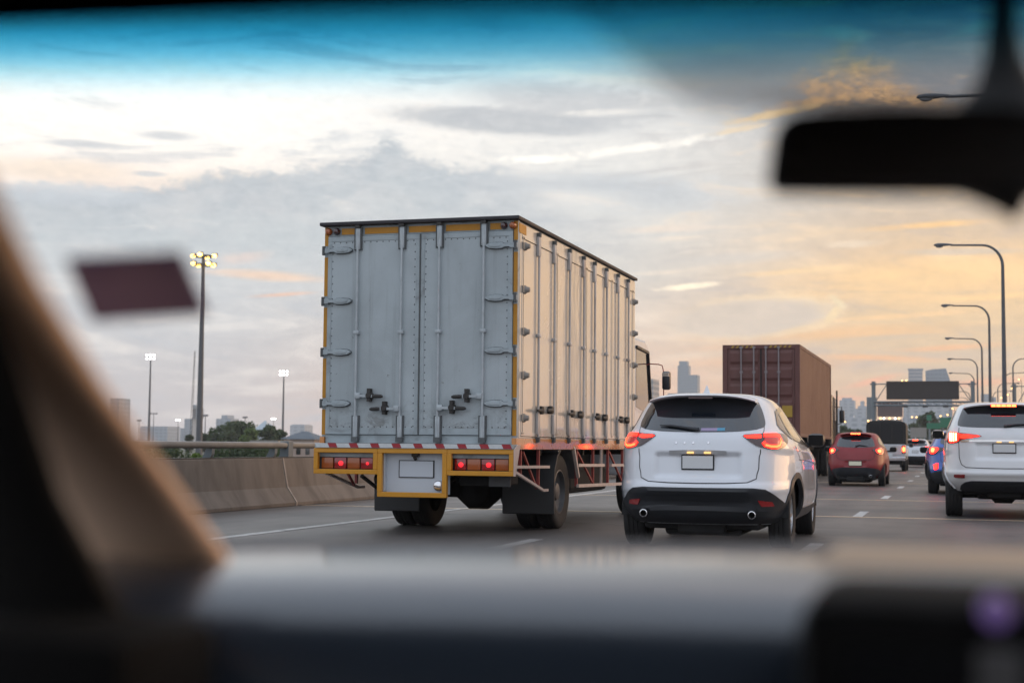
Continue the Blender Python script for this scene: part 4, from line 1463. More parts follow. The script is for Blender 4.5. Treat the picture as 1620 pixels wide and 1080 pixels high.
# ------------------------------------------------------------------ container truck
ct = thing('container_truck', 'lorry carrying a brown corrugated shipping container ahead of the white hatchback wagon', 'truck', (-5.93, 47.0, 0), R(0.0))
CW, C0, C1, CL = 1.219, 1.42, 4.33, 12.0
mb = MB()
mb.box((-CW+.03, .06, C0+.05), (CW-.03, CL-.05, C1-.03))
for sx_ in (-1, 1):
    for y in (0, CL-.16):
        mb.box((sx_*(CW-.08)-.08, y, C0), (sx_*(CW-.08)+.08, y+.16, C1))
    for z in (C0, C1-.11):
        mb.box((sx_*(CW-.04)-.04, .16, z), (sx_*(CW-.04)+.04, CL-.16, z+.11))
mb.box((-CW+.16, 0, C1-.13), (CW-.16, .1, C1))
mb.box((-CW+.16, 0, C0), (CW-.16, .1, C0+.14))
cbx = mb.build('container', M['brown_cont'], ct, bevel=.008)
for sg in (-1, 1):
    X = sg*(CW-.045)
    poly = []
    y = .18
    n = int((CL-.36)/.278)
    for i in range(n):
        poly += [(y, 0), (y+.07, 0), (y+.139, .036), (y+.209, .036)]
        y += .278
    poly.append((y, 0))
    vs, fs = [], []
    for (yy, d) in poly:
        xx = X+sg*(.036-d)
        vs += [(xx, yy, C0+.11), (xx, yy, C1-.11)]
    for i in range(len(poly)-1):
        fs.append((2*i, 2*i+2, 2*i+3, 2*i+1))
    MB().add(vs, fs).build('corrugated_side', M['brown_side'], ct, fix=False)
for sg in (-1, 1):
    mb = MB()
    x0, x1 = (-CW+.17, -.012) if sg < 0 else (.012, CW-.17)
    mb.box((x0, .02, C0+.15), (x1, .06, C1-.14))
    hs = (C1-.14-C0-.15)
    for i in range(5):
        z0 = C0+.15+hs*(i+.08)/5
        z1 = C0+.15+hs*(i+.92)/5
        mb.prism([(.02, z0), (.02, z1), (-.016, z1-.09), (-.016, z0+.09)], 'x', x0+.08, x1-.08)
    d = mb.build('container_door', M['brown_cont'], ct, bevel=.006)
    for rx in ((-.62, -.22) if sg < 0 else (.16, .56)):
        mb = MB()
        mb.cyl((rx, -.045, C0+.05), (rx, -.045, C1-.05), .024, 8)
        for z in (C0+.08, C0+.9, C1-.9, C1-.12):
            mb.box((rx-.05, -.05, z), (rx+.05, .02, z+.06))
        mb.bar((rx, -.06, C0+1.05), (rx+.36*(1 if rx in (-.62, .16) else -1), -.06, C0+1.0), .03)
        mb.build('lock_bar', M['cont_bar'], d, smooth=40)
    mb = MB()
    for i in range(5):
        x = (x0+.1+i*.15) if sg < 0 else (x1-.2-i*.15)
        mb.add([(x, -.004, C1-.10), (x+.07, -.004, C1-.10), (x+.12, -.004, C1-.03), (x+.05, -.004, C1-.03)], [(0, 1, 2, 3)])
    mb.build('hazard_stripe', M['yellow_label'], ct)
MB().box((.66, -.026, C0+.62), (.98, -.018, C0+.98)).build('container_label', M['yellow_label'], ct)
MB().box((-.02, -.012, C0+.15), (.02, .03, C1-.14)).build('door_seal', M['gap'], ct)
mb = MB()
for sg in (-1, 1):
    mb.box((sg*.45-.07, .1, 1.0), (sg*.45+.07, 13.5, C0-.01))
for y in (.2, 3, 6, 9, 11.7):
    mb.box((-1.15, y, 1.25), (1.15, y+.15, C0-.005))
mb.build('trailer_frame', M['under'], ct)
mb = MB()
mb.box((-1.2, .02, .62), (1.2, .12, .80), ch=.02)
mb.bar((-.5, .07, .8), (-.5, .3, 1.1), .07)
mb.bar((.5, .07, .8), (.5, .3, 1.1), .07)
bm_ = mb.build('rear_bumper', M['yellow_trim'], ct)
for x in (-1.05, .85):
    tl = MB().box((x, -.03, .86), (x+.22, .06, 1.0), ch=.02).build('tail_lamp', M['lamp_red'], ct)
    MB().ball((x+.11, -.03, .93), .05, n=8, sc=(1.2, .3, 1)).build('bulb', M['lamp_glow'], tl)
for y in (1.6, 2.9, 11.6):
    for sg in (-1, 1):
        wheel(ct, (sg*.98, y, .52), .52, .26, sg, 0, 'steel_rim', True, rimr=.58, seg=20)
wheel(ct, (-1.0, 14.4, .52), .52, .26, -1, 0, 'steel_rim', rimr=.58, seg=20)
wheel(ct, (1.0, 14.4, .52), .52, .26, 1, 0, 'steel_rim', rimr=.58, seg=20)
mb = MB()
mb.prism([(12.35, .7), (14.9, .7), (14.95, 1.6), (14.7, 2.95), (14.4, 3.1), (12.5, 3.2), (12.35, 2.9)], 'x', -1.22, 1.22)
mb.build('cab', M['black_paint'], ct, bevel=.06)
mb = MB()
mb.tube([(1.2, 14.3, 2.75), (1.45, 14.3, 2.75), (1.45, 14.3, 2.1), (1.2, 14.3, 2.0)], .02, 8)
mb.build('mirror_bracket', M['dark_iron'], ct)
MB().box((1.36, 14.2, 2.1), (1.56, 14.34, 2.62), ch=.06).build('wing_mirror', M['black_plastic'], ct, smooth=40)
MB().tube([(1.28, 14.0, 1.2), (1.28, 14.0, 3.4)], .035, 8).build('exhaust_stack', M['dark_iron'], ct, smooth=50)


# ------------------------------------------------------------------ cars: a shell of horizontal slices, and panels that follow it
def pchip(x, y):
    x, y = np.array(x, float), np.array(y, float)
    h = np.diff(x)
    d = np.diff(y)/h
    m = np.zeros(len(x))
    for i in range(1, len(x)-1):
        if d[i-1]*d[i] > 0:
            w1, w2 = 2*h[i]+h[i-1], h[i]+2*h[i-1]
            m[i] = (w1+w2)/(w1/d[i-1]+w2/d[i])
    m[0], m[-1] = d[0], d[-1]

    def f(t):
        t = min(max(t, x[0]), x[-1])
        i = min(max(int(np.searchsorted(x, t))-1, 0), len(h)-1)
        u = (t-x[i])/h[i]
        return ((1+2*u)*(1-u)**2*y[i]+u*(1-u)**2*h[i]*m[i]+u*u*(3-2*u)*y[i+1]+u*u*(u-1)*h[i]*m[i+1])
    return f


def sstep(a, b, t):
    t = min(max((t-a)/(b-a), 0), 1)
    return t*t*(3-2*t)


class Shell:
    def __init__(s, tab, nr=3.8, nf=3.0, zs=1.0, bumps=(), N=90):
        tab = np.array(tab, float)
        tab[:, 0] *= zs
        s.z0, s.z1 = tab[0, 0], tab[-1, 0]
        s.fw, s.fr, s.ff = (pchip(tab[:, 0], tab[:, k]) for k in (1, 2, 3))
        s.nr, s.nf, s.bumps, s.N = nr, nf, bumps, N
        s.cache = {}

    def contour(s, z):
        k = round(z, 4)
        if k in s.cache:
            return s.cache[k]
        w, yr, yf = s.fw(z), s.fr(z), s.ff(z)
        yc, h = (yr+yf)/2, (yf-yr)/2
        th = np.linspace(-math.pi/2, math.pi/2, s.N)
        c, sn = np.cos(th), np.sin(th)
        n = np.where(th < 0, s.nr, s.nf)
        X = w*np.abs(c)**(2/n)
        Y = yc+h*np.sign(sn)*np.abs(sn)**(2/n)
        X[0] = X[-1] = 0.0
        for (x0, x1, a, b, dep, sf) in s.bumps:     # smooth recesses (+) or ridges (-) in the tail
            kz = sstep(a-sf, a+sf, z)*(1-sstep(b-sf, b+sf, z))
            if kz > 0:
                for i in range(s.N//2):
                    kx = sstep(x0-sf, x0+sf, X[i])*(1-sstep(x1-sf, x1+sf, X[i])) if x0 > 0 else (1-sstep(x1-sf, x1+sf, X[i]))
                    Y[i] += dep*kz*kx
        L = np.concatenate(([0], np.cumsum(np.hypot(np.diff(X), np.diff(Y)))))
        s.cache[k] = (X, Y, L)
        return s.cache[k]

    def at_s(s, q, z):
        X, Y, L = s.contour(z)
        a = abs(q)
        return Vector((math.copysign(float(np.interp(a, L, X)), q), float(np.interp(a, L, Y)), z))

    def at_y(s, side, y, z):
        X, Y, L = s.contour(z)
        i0 = 2
        return Vector((side*float(np.interp(y, Y[i0:-2], X[i0:-2])), y, z))

    def at_f(s, q, z):
        X, Y, L = s.contour(z)
        return Vector((math.copysign(float(np.interp(L[-1]-abs(q), L, X)), q), float(np.interp(L[-1]-abs(q), L, Y)), z))

    def pt(s, mode, a, b):
        if mode == 's':
            return s.at_s(a, b)
        if mode == 'f':
            return s.at_f(a, b)
        return s.at_y(1 if mode == 'r' else -1, a, b)

    def normal(s, mode, a, b):
        e = .012
        b0, b1 = max(s.z0, b-e), min(s.z1-.001, b+e)
        u = s.pt(mode, a+e, b)-s.pt(mode, a-e, b)
        v = s.pt(mode, a, b1)-s.pt(mode, a, b0)
        n = u.cross(v)
        if n.length < 1e-9:
            return Vector((0, 0, 1))
        n.normalize()
        p = s.pt(mode, a, b)
        yc = (s.fr(b)+s.ff(b))/2
        if n.dot(Vector((p.x, p.y-yc, 0))) < 0:
            n = -n
        return n

    def mesh(s, mb, nz=56, holes=(), mi=0):
        # more slices where the body closes towards the roof
        zs = [s.z0+(s.z1-s.z0)*(1-(1-i/nz)**1.5) for i in range(nz)]+[s.z1-1e-4]
        rows = []
        vs, fs = [], []
        for z in zs:
            X, Y, L = s.contour(z)
            ring = [(X[i], Y[i], z) for i in range(s.N)]+[(-X[i], Y[i], z) for i in range(s.N-2, 0, -1)]
            rows.append(ring)
            vs += ring
        k = len(rows[0])

        def inhole(p):
            return any((p[1]-hy)**2+(p[2]-hz)**2 < hr*hr and abs(p[0]) > hx for hy, hz, hr, hx in holes)
        for j in range(len(zs)-1):
            for i in range(k):
                a, b = j*k+i, j*k+(i+1) % k
                c = [sum(vs[q][m_] for q in (a, b, a+k, b+k))/4 for m_ in range(3)]
                if not inhole(c):
                    fs.append((a, b, b+k, a+k))
        top = len(vs)-k
        fs.append(tuple(range(top, top+k)))
        mb.add(vs, fs, mi)

    def patch(s, mb, poly, mode='s', off=.004, res=.05, mi=0, rim=.02, rnd_=0, mirror=False):
        """a panel with the outline poly (surface coordinates) lying off metres outside the shell"""
        P = [tuple(p) for p in poly]
        for _ in range(rnd_):       # corner cutting
            Q = []
            for i in range(len(P)):
                a, b = P[i], P[(i+1) % len(P)]
                Q += [(a[0]*.8+b[0]*.2, a[1]*.8+b[1]*.2), (a[0]*.2+b[0]*.8, a[1]*.2+b[1]*.8)]
            P = Q
        D = []
        for i in range(len(P)):
            a, b = P[i], P[(i+1) % len(P)]
            n = max(1, int(math.hypot(b[0]-a[0], b[1]-a[1])/res))
            D += [(a[0]+(b[0]-a[0])*j/n, a[1]+(b[1]-a[1])*j/n) for j in range(n)]
        nb = len(D)
        xs = [p[0] for p in D]
        zs = [p[1] for p in D]
        pts = list(D)

        def inside(x, y):
            c = False
            j = nb-1
            for i in range(nb):
                if (D[i][1] > y) != (D[j][1] > y) and x < (D[j][0]-D[i][0])*(y-D[i][1])/(D[j][1]-D[i][1])+D[i][0]:
                    c = not c
                j = i
            return c
        x = min(xs)+res*.5
        while x < max(xs):
            y = min(zs)+res*.5
            while y < max(zs):
                if inside(x, y):
                    if min((x-p[0])**2+(y-p[1])**2 for p in D) > (res*.35)**2:
                        pts.append((x, y))
                y += res
            x += res
        v2, _, f2 = delaunay_2d_cdt([Vector(p) for p in pts], [], [list(range(nb))], 1, 1e-7)[:3]
        for sgn in ((1, -1) if mirror else (1,)):
            md = mode if sgn > 0 else {'r': 'l', 'l': 'r'}.get(mode, mode)
            out = []
            for p in v2:
                a = p[0]*(sgn if mode in 'sf' else 1)
                q = s.pt(md, a, p[1])+s.normal(md, a, p[1])*off
                out.append(q)
            fs = [tuple(f) for f in f2]
            base = len(out)
            # rim going back under the skin
            cnt = {}
            for f in fs:
                for i in range(len(f)):
                    e = (f[i], f[(i+1) % len(f)])
                    cnt[tuple(sorted(e))] = cnt.get(tuple(sorted(e)), 0)+1
            bd = [e for e, c in cnt.items() if c == 1]
            idx = {}
            for e in bd:
                for q in e:
                    if q not in idx:
                        p = v2[q]
                        a = p[0]*(sgn if mode in 'sf' else 1)
                        idx[q] = len(out)
                        out.append(s.pt(md, a, p[1])+s.normal(md, a, p[1])*(off-rim))
            fs += [(e[0], e[1], idx[e[1]], idx[e[0]]) for e in bd]
            mb.add(out, fs, mi)
        return mb

    def stroke(s, mb, path, w, mode='s', off=.003, mi=0, mirror=False, closed=False):
        """a thin strip along a path: panel gaps, chrome strips, glowing light guides"""
        P = [Vector((p[0], p[1])) for p in path]
        if closed:
            P.append(P[0])
        Q = []
        for a, b in zip(P, P[1:]):
            n = max(1, int((b-a).length/.04))
            Q += [a+(b-a)*(j/n) for j in range(n)]
        Q.append(P[-1])
        for sgn in ((1, -1) if mirror else (1,)):
            md = mode if sgn > 0 else {'r': 'l', 'l': 'r'}.get(mode, mode)
            vs, fs = [], []
            for i, p in enumerate(Q):
                d = (Q[min(i+1, len(Q)-1)]-Q[max(i-1, 0)]).normalized()
                n = Vector((-d.y, d.x))*(w/2)
                for t in (p+n, p-n):
                    a = t.x*(sgn if mode in 'sf' else 1)
                    vs.append(s.pt(md, a, t.y)+s.normal(md, a, t.y)*off)
            fs = [(2*i, 2*i+1, 2*i+3, 2*i+2) for i in range(len(Q)-1)]
            mb.add(vs, fs, mi)
        return mb


def arc_ring(cy, cz, r0, r1, a0, a1, n=22):
    o = [(cy+r1*math.cos(R(a0+(a1-a0)*i/n)), cz+r1*math.sin(R(a0+(a1-a0)*i/n))) for i in range(n+1)]
    i_ = [(cy+r0*math.cos(R(a0+(a1-a0)*i/n)), cz+r0*math.sin(R(a0+(a1-a0)*i/n))) for i in range(n+1)]
    return o+i_[::-1]


def make_car(name, label, cat, X, Y, sp, rz=0.0, group=None, detail=2, paint='white_paint'):
    t = thing(name, label, cat, (X, Y, 0), rz, group)
    sh = Shell(sp['tab'], sp.get('nr', 3.8), sp.get('nf', 2.8), sp.get('zs', 1.0), sp.get('bumps', ()), N=(140 if detail > 1 else 60))
    r, wb, tk, tw = sp['wheel_r'], sp['wb'], sp['track'], sp.get('tyre_w', .22)
    ar = r+.045
    holes = [(0, r, ar, .45), (wb, r, ar, .45)]
    mb = MB()
    sh.mesh(mb, 100 if detail > 1 else 36, holes)
    rs = .045 if detail > 1 else .11
    for path, w in sp.get('gaps', ()):
        sh.stroke(mb, path, w, 's', .0025, 1, mirror=True)
    for path, w in sp.get('side_gaps', ()):
        sh.stroke(mb, path, w, 'r', .0025, 1, mirror=True)
    body = mb.build('body', [M[paint], M['gap']], t, smooth=45)
    # inner floor and wheel wells
    z0 = sp['tab'][0][0]*sp.get('zs', 1)
    mb = MB()
    mb.box((-tk+.16, -.55, z0-.06), (tk-.16, wb+.55, z0+.42), ch=.04)
    mb.box((-.25, -.62, z0-.10), (.25, -.3, z0+.05), ch=.03)
    mb.tube([(-tk+.1, 0, r*.9), (-.2, 0, r*.9), (-.13, 0, r*.9), (.13, 0, r*.9), (.2, 0, r*.9), (tk-.1, 0, r*.9)], [.05, .05, .13, .13, .05, .05], 12)
    mb.box((-.42, -.45, z0-.13), (.42, .5, z0+.02), ch=.05)
    mb.build('underbody', M['under'], t)
    A0 = max(-16, math.degrees(math.asin((z0+.03-r)/ar)))
    for hy in (0, wb):
        for sg in (-1, 1):
            mb = MB()
            ww = sh.fw(r)
            vs, fs = [], []
            for i in range(13):
                a = math.pi*i/12
                for x in (.42, ww-.03):
                    vs.append((sg*x, hy+(ar+.02)*math.cos(a), r*.95+(ar+.02)*math.sin(a)))
            fs = [(2*i, 2*i+1, 2*i+3, 2*i+2) for i in range(12)]
            mb.add(vs, fs)
            mb.add([(sg*.43, hy+(ar+.02)*math.cos(math.pi*i/12), r*.95+(ar+.02)*math.sin(math.pi*i/12)) for i in range(13)], [tuple(range(13))])
            mb.build('wheel_liner', M['under'], t)
            wheel(t, (sg*(tk-tw*.02), hy, r), r, tw, sg, sp.get('spokes', 5), 'alloy', seg=24 if detail > 1 else 14)
            mb = MB()
            sh.patch(mb, arc_ring(hy, r, ar-.012, ar+sp.get('arch', .05), A0, 180-A0), 'r' if sg > 0 else 'l', .012, rs, 0, .05)
            mb.build('wheel_arch_trim', M[sp.get('arch_mat', 'black_plastic')] if sp.get('arch_mat') != 'paint' else M[paint], t, smooth=50)
    if 'bumper' in sp:
        mb = MB()
        sh.patch(mb, sp['bumper']+[(-a, b) for a, b in reversed(sp['bumper'])], 's', .012, rs, 0, .05)
        for path, w, o in sp.get('bumper_ridges', ()):
            sh.stroke(mb, path+[(-a, b) for a, b in reversed(path[:-1])], w, 's', o, 1)
        mb.build('rear_bumper', [M['black_plastic'], M[sp.get('ridge_mat', 'black_plastic')]], t, smooth=40)
    if 'sill' in sp:
        mb = MB()
        for md in 'rl':
            mb = MB()
            sh.patch(mb, sp['sill'], md, .010, rs*1.3, 0, .04)
            mb.build('side_sill', M['black_plastic'], t, smooth=40)
    # glass
    mb = MB()
    sh.patch(mb, sp['rear_glass']+[(-a, b) for a, b in reversed(sp['rear_glass'][1:-1])] if sp['rear_glass'][0][0] == 0 else sp['rear_glass'], 's', .004, rs, 0, .02, 1)
    rg = mb.build('rear_window', M['tint_glass'], t, smooth=60)
    for md in 'rl':
        for poly in sp['side_glass']:
            mb = MB()
            sh.patch(mb, poly, md, .004, rs*1.3, 0, .02, 1)
            mb.build('side_window', M['tint_glass'], t, smooth=60)
        if detail > 1:
            mb = MB()
            for poly in sp['side_glass']:
                sh.stroke(mb, poly, .045, md, .007, 0, closed=True)
            mb.build('window_surround', M['black_paint'], t, smooth=60)
        if 'pillar' in sp and detail > 1:
            mb = MB()
            for p in sp['pillar']:
                sh.patch(mb, p, md, .006, rs*1.3, 0, .02)
            mb.build('door_pillar', M['black_paint'], t, smooth=60)
    mb = MB()
    sh.patch(mb, sp['windscreen'], 'f', .004, rs*2, 0, .02)
    mb.build('windscreen', M['tint_glass'], t, smooth=60)
    # tail lamps
    for sg in (-1, 1):
        mir = lambda q: [(sg*a, b) for a, b in q]
        mb = MB()
        sh.patch(mb, mir(sp['lamp']), 's', .012, rs*.8, 0, .03, sp.get('lamp_round', 1))
        tl = mb.build('tail_lamp', M[sp.get('lamp_mat', 'lamp_dark')], t, smooth=60)
        for j, (kind, mat, q, w) in enumerate(sp['glow']):
            mb = MB()
            if kind == 'stroke':
                sh.stroke(mb, mir(q), w, 's', .016+.0015*j)
            else:
                sh.patch(mb, mir(q), 's', .016+.0015*j, rs*.7, 0, .004, w)
            mb.build('glowing_segment', M[mat], tl, smooth=60)
        if 'reflector' in sp:
            mb = MB()
            sh.patch(mb, mir(sp['reflector']), 's', .02, rs, 0, .02)
            mb.build('reflector', M[sp.get('reflector_mat', 'lamp_red')], t, smooth=60)
    x0, x1, zb, zt = sp['plate']
    p = sh.at_s((x0+x1)/2, (zb+zt)/2)
    pmat = Matrix.Translation((0, p.y-.012, 0))
    mb = MB()
    mb.box((x0, -.012, zb), (x1, .008, zt), 1, pmat, ch=.006)
    mb.box((x0+.013, -.016, zb+.016), (x1-.013, -.010, zt-.013), 0, pmat)
    pl = mb.build('number_plate', [M[sp.get('plate_mat', 'plate')], M['gap']], t)
    if detail > 1 and sp.get('plate_lights', True):
        for x in (x0*.72+x1*.28, x0*.2+x1*.8):
            MB().box((x-.035, -.03, zt+.012), (x+.035, .0, zt+.028), 0, pmat, ch=.004).build('plate_light', M['plate_light'], t)
    if 'brake' in sp:
        bx, bz0, bz1, by, mt = sp['brake']
        b_ = MB().box((-bx, by, bz0), (bx, by+.05, bz1), ch=.008)
        bo = b_.build('brake_light', M['lamp_red' if mt != 'off' else 'lamp_dark'], t)
        if mt != 'off':
            for i in range(5):
                x = -bx+2*bx*(i+.5)/5
                MB().box((x-bx*.17, by-.005, bz0+.008), (x+bx*.17, by+.001, bz1-.008)).build('glowing_segment', M['lamp_hot'], bo)
    if 'spoiler' in sp:
        mb = MB()
        y0, y1, zz, ww, th = sp['spoiler']
        n = 18
        vs, fs = [], []
        for i in range(n+1):
            u = -1+2*i/n
            x = ww*u
            dz = -sp.get('spo_drop', .05)*abs(u)**3.2
            yb = y0+.10*abs(u)**4
            for (yy, z_) in ((yb, zz-th), (yb-.012, zz-th*.4), (yb+.02, zz+.004), ((yb+y1)/2, zz+.020), (y1, zz+.022), (y1, zz-th*1.6), ((yb+y1)/2, zz-th*1.35)):
                vs.append((x, yy, z_+dz))
        k = 7
        for i in range(n):
            for j in range(k):
                fs.append((i*k+j, i*k+(j+1) % k, (i+1)*k+(j+1) % k, (i+1)*k+j))
        fs += [tuple(range(k)), tuple(n*k+j for j in range(k))]
        mb.add(vs, fs)
        mb.build('roof_spoiler', M[paint], t, smooth=50)
    for x, z, rr, y in sp.get('exhaust', ()):
        mb = MB()
        mb.lathe([(rr*.8, y+.25), (rr, y+.2), (rr, y), (rr*.82, y-.002), (rr*.80, y+.01)], (x, 0, z), axis='y', n=18)
        mb.lathe([(rr*.80, y+.01), (rr*.76, y+.12), (.0005, y+.12)], (x, 0, z), axis='y', n=18, mi=1)
        mb.build('exhaust_pipe', [M['chrome'], M['gap']], t, smooth=40)
    my, mz, mx = sp['mirror']
    for sg in (-1, 1):
        xb = sh.at_y(sg, my, mz).x
        mb = MB()
        mb.box((min(sg*mx, sg*(mx+.21)), my-.06, mz-.075), (max(sg*mx, sg*(mx+.21)), my+.08, mz+.085), ch=.066)
        mo = mb.build('wing_mirror', M[sp.get('mirror_mat', 'black_plastic')], t, smooth=40)
        MB().box((min(sg*(mx+.02), sg*(mx+.19)), my-.066, mz-.055), (max(sg*(mx+.02), sg*(mx+.19)), my-.058, mz+.065), ch=.003).build('mirror_glass', M['gloss_black'], mo)
        MB().bar((xb, my+.02, mz-.05), (sg*(mx+.06), my+.02, mz-.05), .05, .05).build('mirror_foot', M['black_plastic'], mo)
    if 'wiper' in sp:
        mb = MB()
        pth = [sh.at_s(a, b)+sh.normal('s', a, b)*.022 for a, b in sp['wiper']]
        mb.tube(pth, [.022]+[.013]*(len(pth)-2)+[.006], 8)
        mb.build('rear_wiper', M['black_plastic'], rg, smooth=50)
    if 'fin' in sp:
        y, z = sp['fin']
        fb = MB()
        fb.add([(-.045, y-.07, z-.02), (.045, y-.07, z-.02), (.03, y+.14, z-.02), (-.03, y+.14, z-.02), (-.004, y-.06, z+.085), (.004, y-.06, z+.085), (.004, y-.02, z+.07), (-.004, y-.02, z+.07)], [(0, 3, 2, 1), (4, 5, 6, 7), (0, 1, 5, 4), (1, 2, 6, 5), (2, 3, 7, 6), (3, 0, 4, 7)])
        fb.build('roof_aerial', M['pearl_paint'] if paint != 'red_paint' else M['black_plastic'], t, bevel=.008)
    for path, w, mt in sp.get('strips', ()):
        mb = MB()
        sh.stroke(mb, path+[(-a, b) for a, b in reversed(path[:-1])] if path[-1][0] == 0 else path, w, 's', .012)
        mb.build('trim_strip', M[mt], t, smooth=60)
    return t, sh


SUV = dict(
    tab=[(.27, 0.850, -.66, 3.35), (.33, 0.903, -.76, 3.50), (.42, 0.956, -.85, 3.58), (.55, 0.977, -.905, 3.61), (.63, 0.979, -.925, 3.60), (.70, 0.977, -.905, 3.58), (.80, 0.977, -.885, 3.55), (.92, 0.975, -.865, 3.42), (1.0, 0.964, -.845, 3.05),
         (1.08, 0.950, -.825, 2.45), (1.16, 0.912, -.80, 2.12), (1.22, 0.872, -.765, 1.98), (1.32, 0.810, -.685, 1.78), (1.42, 0.758, -.60, 1.55), (1.52, 0.702, -.505, 1.28), (1.58, 0.656, -.44, 1.10), (1.625, 0.585, -.36, .90), (1.65, 0.468, -.22, .72), (1.665, 0.305, 0, .5)],
    nr=4.1, nf=3.5, wheel_r=.36, wb=2.70, track=.785, tyre_w=.235, arch=.05,
    bumps=((0, .44, .77, 1.005, .045, .028), (0, .8, .455, .55, .03, .03), (0, 1.2, .60, .705, -.022, .018)),
    gaps=(([(.655, 1.06), (.65, .86), (.615, .755), (.52, .715), (.3, .705), (0, .702)], .010), ([(.655, 1.2), (.69, 1.24), (.70, 1.33)], .008)),
    side_gaps=(([(-.05, 1.1), (.28, .92), (.42, .75), (.42, .40)], .008), ([(1.02, 1.1), (1.0, .35)], .008), ([(2.0, 1.03), (2.12, .85), (2.1, .36)], .008), ([(.1, .95), (1.0, .93), (2.6, .86)], .006)),
    bumper=[(0, .655), (.58, .657), (.72, .645), (.84, .60), (.96, .53), (1.10, .47), (1.19, .44), (1.17, .34), (.9, .29), (0, .285)][::-1],
    bumper_ridges=(([(.56, .545), (.40, .560), (0, .563)], .05, .022), ([(.50, .44), (.3, .445), (0, .447)], .035, .026), ([(.80, .43), (.63, .44), (.56, .545)], .02, .024)),
    sill=[(.46, .30), (2.22, .30), (2.22, .42), (.46, .42)],
    rear_glass=[(0, 1.232), (.35, 1.237), (.58, 1.258), (.70, 1.29), (.715, 1.34), (.675, 1.45), (.60, 1.575), (.35, 1.60), (0, 1.603)],
    side_glass=[[(-.30, 1.30), (-.12, 1.20), (.02, 1.185), (.02, 1.46), (-.10, 1.45)], [(.06, 1.18), (.92, 1.13), (.92, 1.525), (.06, 1.475)], [(1.0, 1.125), (1.90, 1.08), (1.55, 1.33), (1.18, 1.51), (1.0, 1.525)]],
    pillar=[[(.92, 1.13), (1.0, 1.125), (1.0, 1.525), (.92, 1.525)], [(.02, 1.185), (.06, 1.18), (.06, 1.475), (.02, 1.46)]],
    windscreen=[(-.62, 1.15), (.62, 1.15), (.5, 1.56), (-.5, 1.56)],
    lamp=[(.445, 1.205), (.60, 1.215), (.90, 1.228), (1.16, 1.215), (1.12, 1.13), (.96, 1.065), (.78, 1.055), (.62, 1.085), (.52, 1.145)],
    glow=(('patch', 'lamp_glow', [(.465, 1.195), (.61, 1.203), (.655, 1.203), (.655, 1.172), (.60, 1.168), (.50, 1.172)], 1),
          ('patch', 'lens_lit', [(.70, 1.20), (.95, 1.21), (1.0, 1.12), (.90, 1.075), (.75, 1.07), (.68, 1.12)], 1),
          ('stroke', 'lamp_glow', [(.68, 1.198), (.86, 1.205), (.915, 1.19), (.93, 1.15), (.91, 1.105), (.86, 1.085), (.77, 1.085), (.70, 1.10), (.675, 1.13)], .036),
          ('stroke', 'lamp_core', [(.925, 1.17), (.93, 1.14), (.90, 1.10), (.85, 1.087), (.77, 1.087), (.70, 1.10)], .020)),
    reflector=[(.625, .54), (.80, .52), (.83, .47), (.66, .465)],
    plate=(-.172, .172, .838, .998), brake=(.13, 1.585, 1.61, -.655, 'off'),
    spoiler=(-.66, -.30, 1.632, .565, .018), spo_drop=.06, exhaust=((-.565, .385, .041, -.89), (.565, .385, .041, -.89)),
    mirror=(1.72, 1.165, .905), wiper=[(0, 1.245), (-.12, 1.262), (-.30, 1.285), (-.42, 1.29)], fin=(-.15, 1.665),
    strips=(([(.30, 1.022), (.15, 1.028), (0, 1.03)], .030, 'silver_paint'),))
suv, suv_sh = make_car('suv', 'white sport utility car with split tail lamps and twin exhausts, beside the box truck', 'car', -2.605, 16.20, SUV, R(.53), paint='white_paint')
mb = MB()
suv_sh.patch(mb, [(.02, 1.243), (.19, 1.245), (.19, 1.275), (.02, 1.272)], 's', .007, .03, 0, .004)
suv_sh.patch(mb, [(.19, 1.245), (.27, 1.247), (.27, 1.277), (.19, 1.275)], 's', .007, .03, 1, .004)
mb.build('window_sticker', [pm('sticker_lilac', (.34, .28, .44), .5), pm('sticker_cyan', (.10, .32, .48), .5)], suv)
mb = MB()
for x in (-.24, -.15, -.06, .10):
    suv_sh.patch(mb, [(x, 1.112), (x+.018, 1.112), (x+.018, 1.130), (x, 1.130)], 's', .005, .02, 0, .006)
mb.build('badge', M['chrome'], suv)

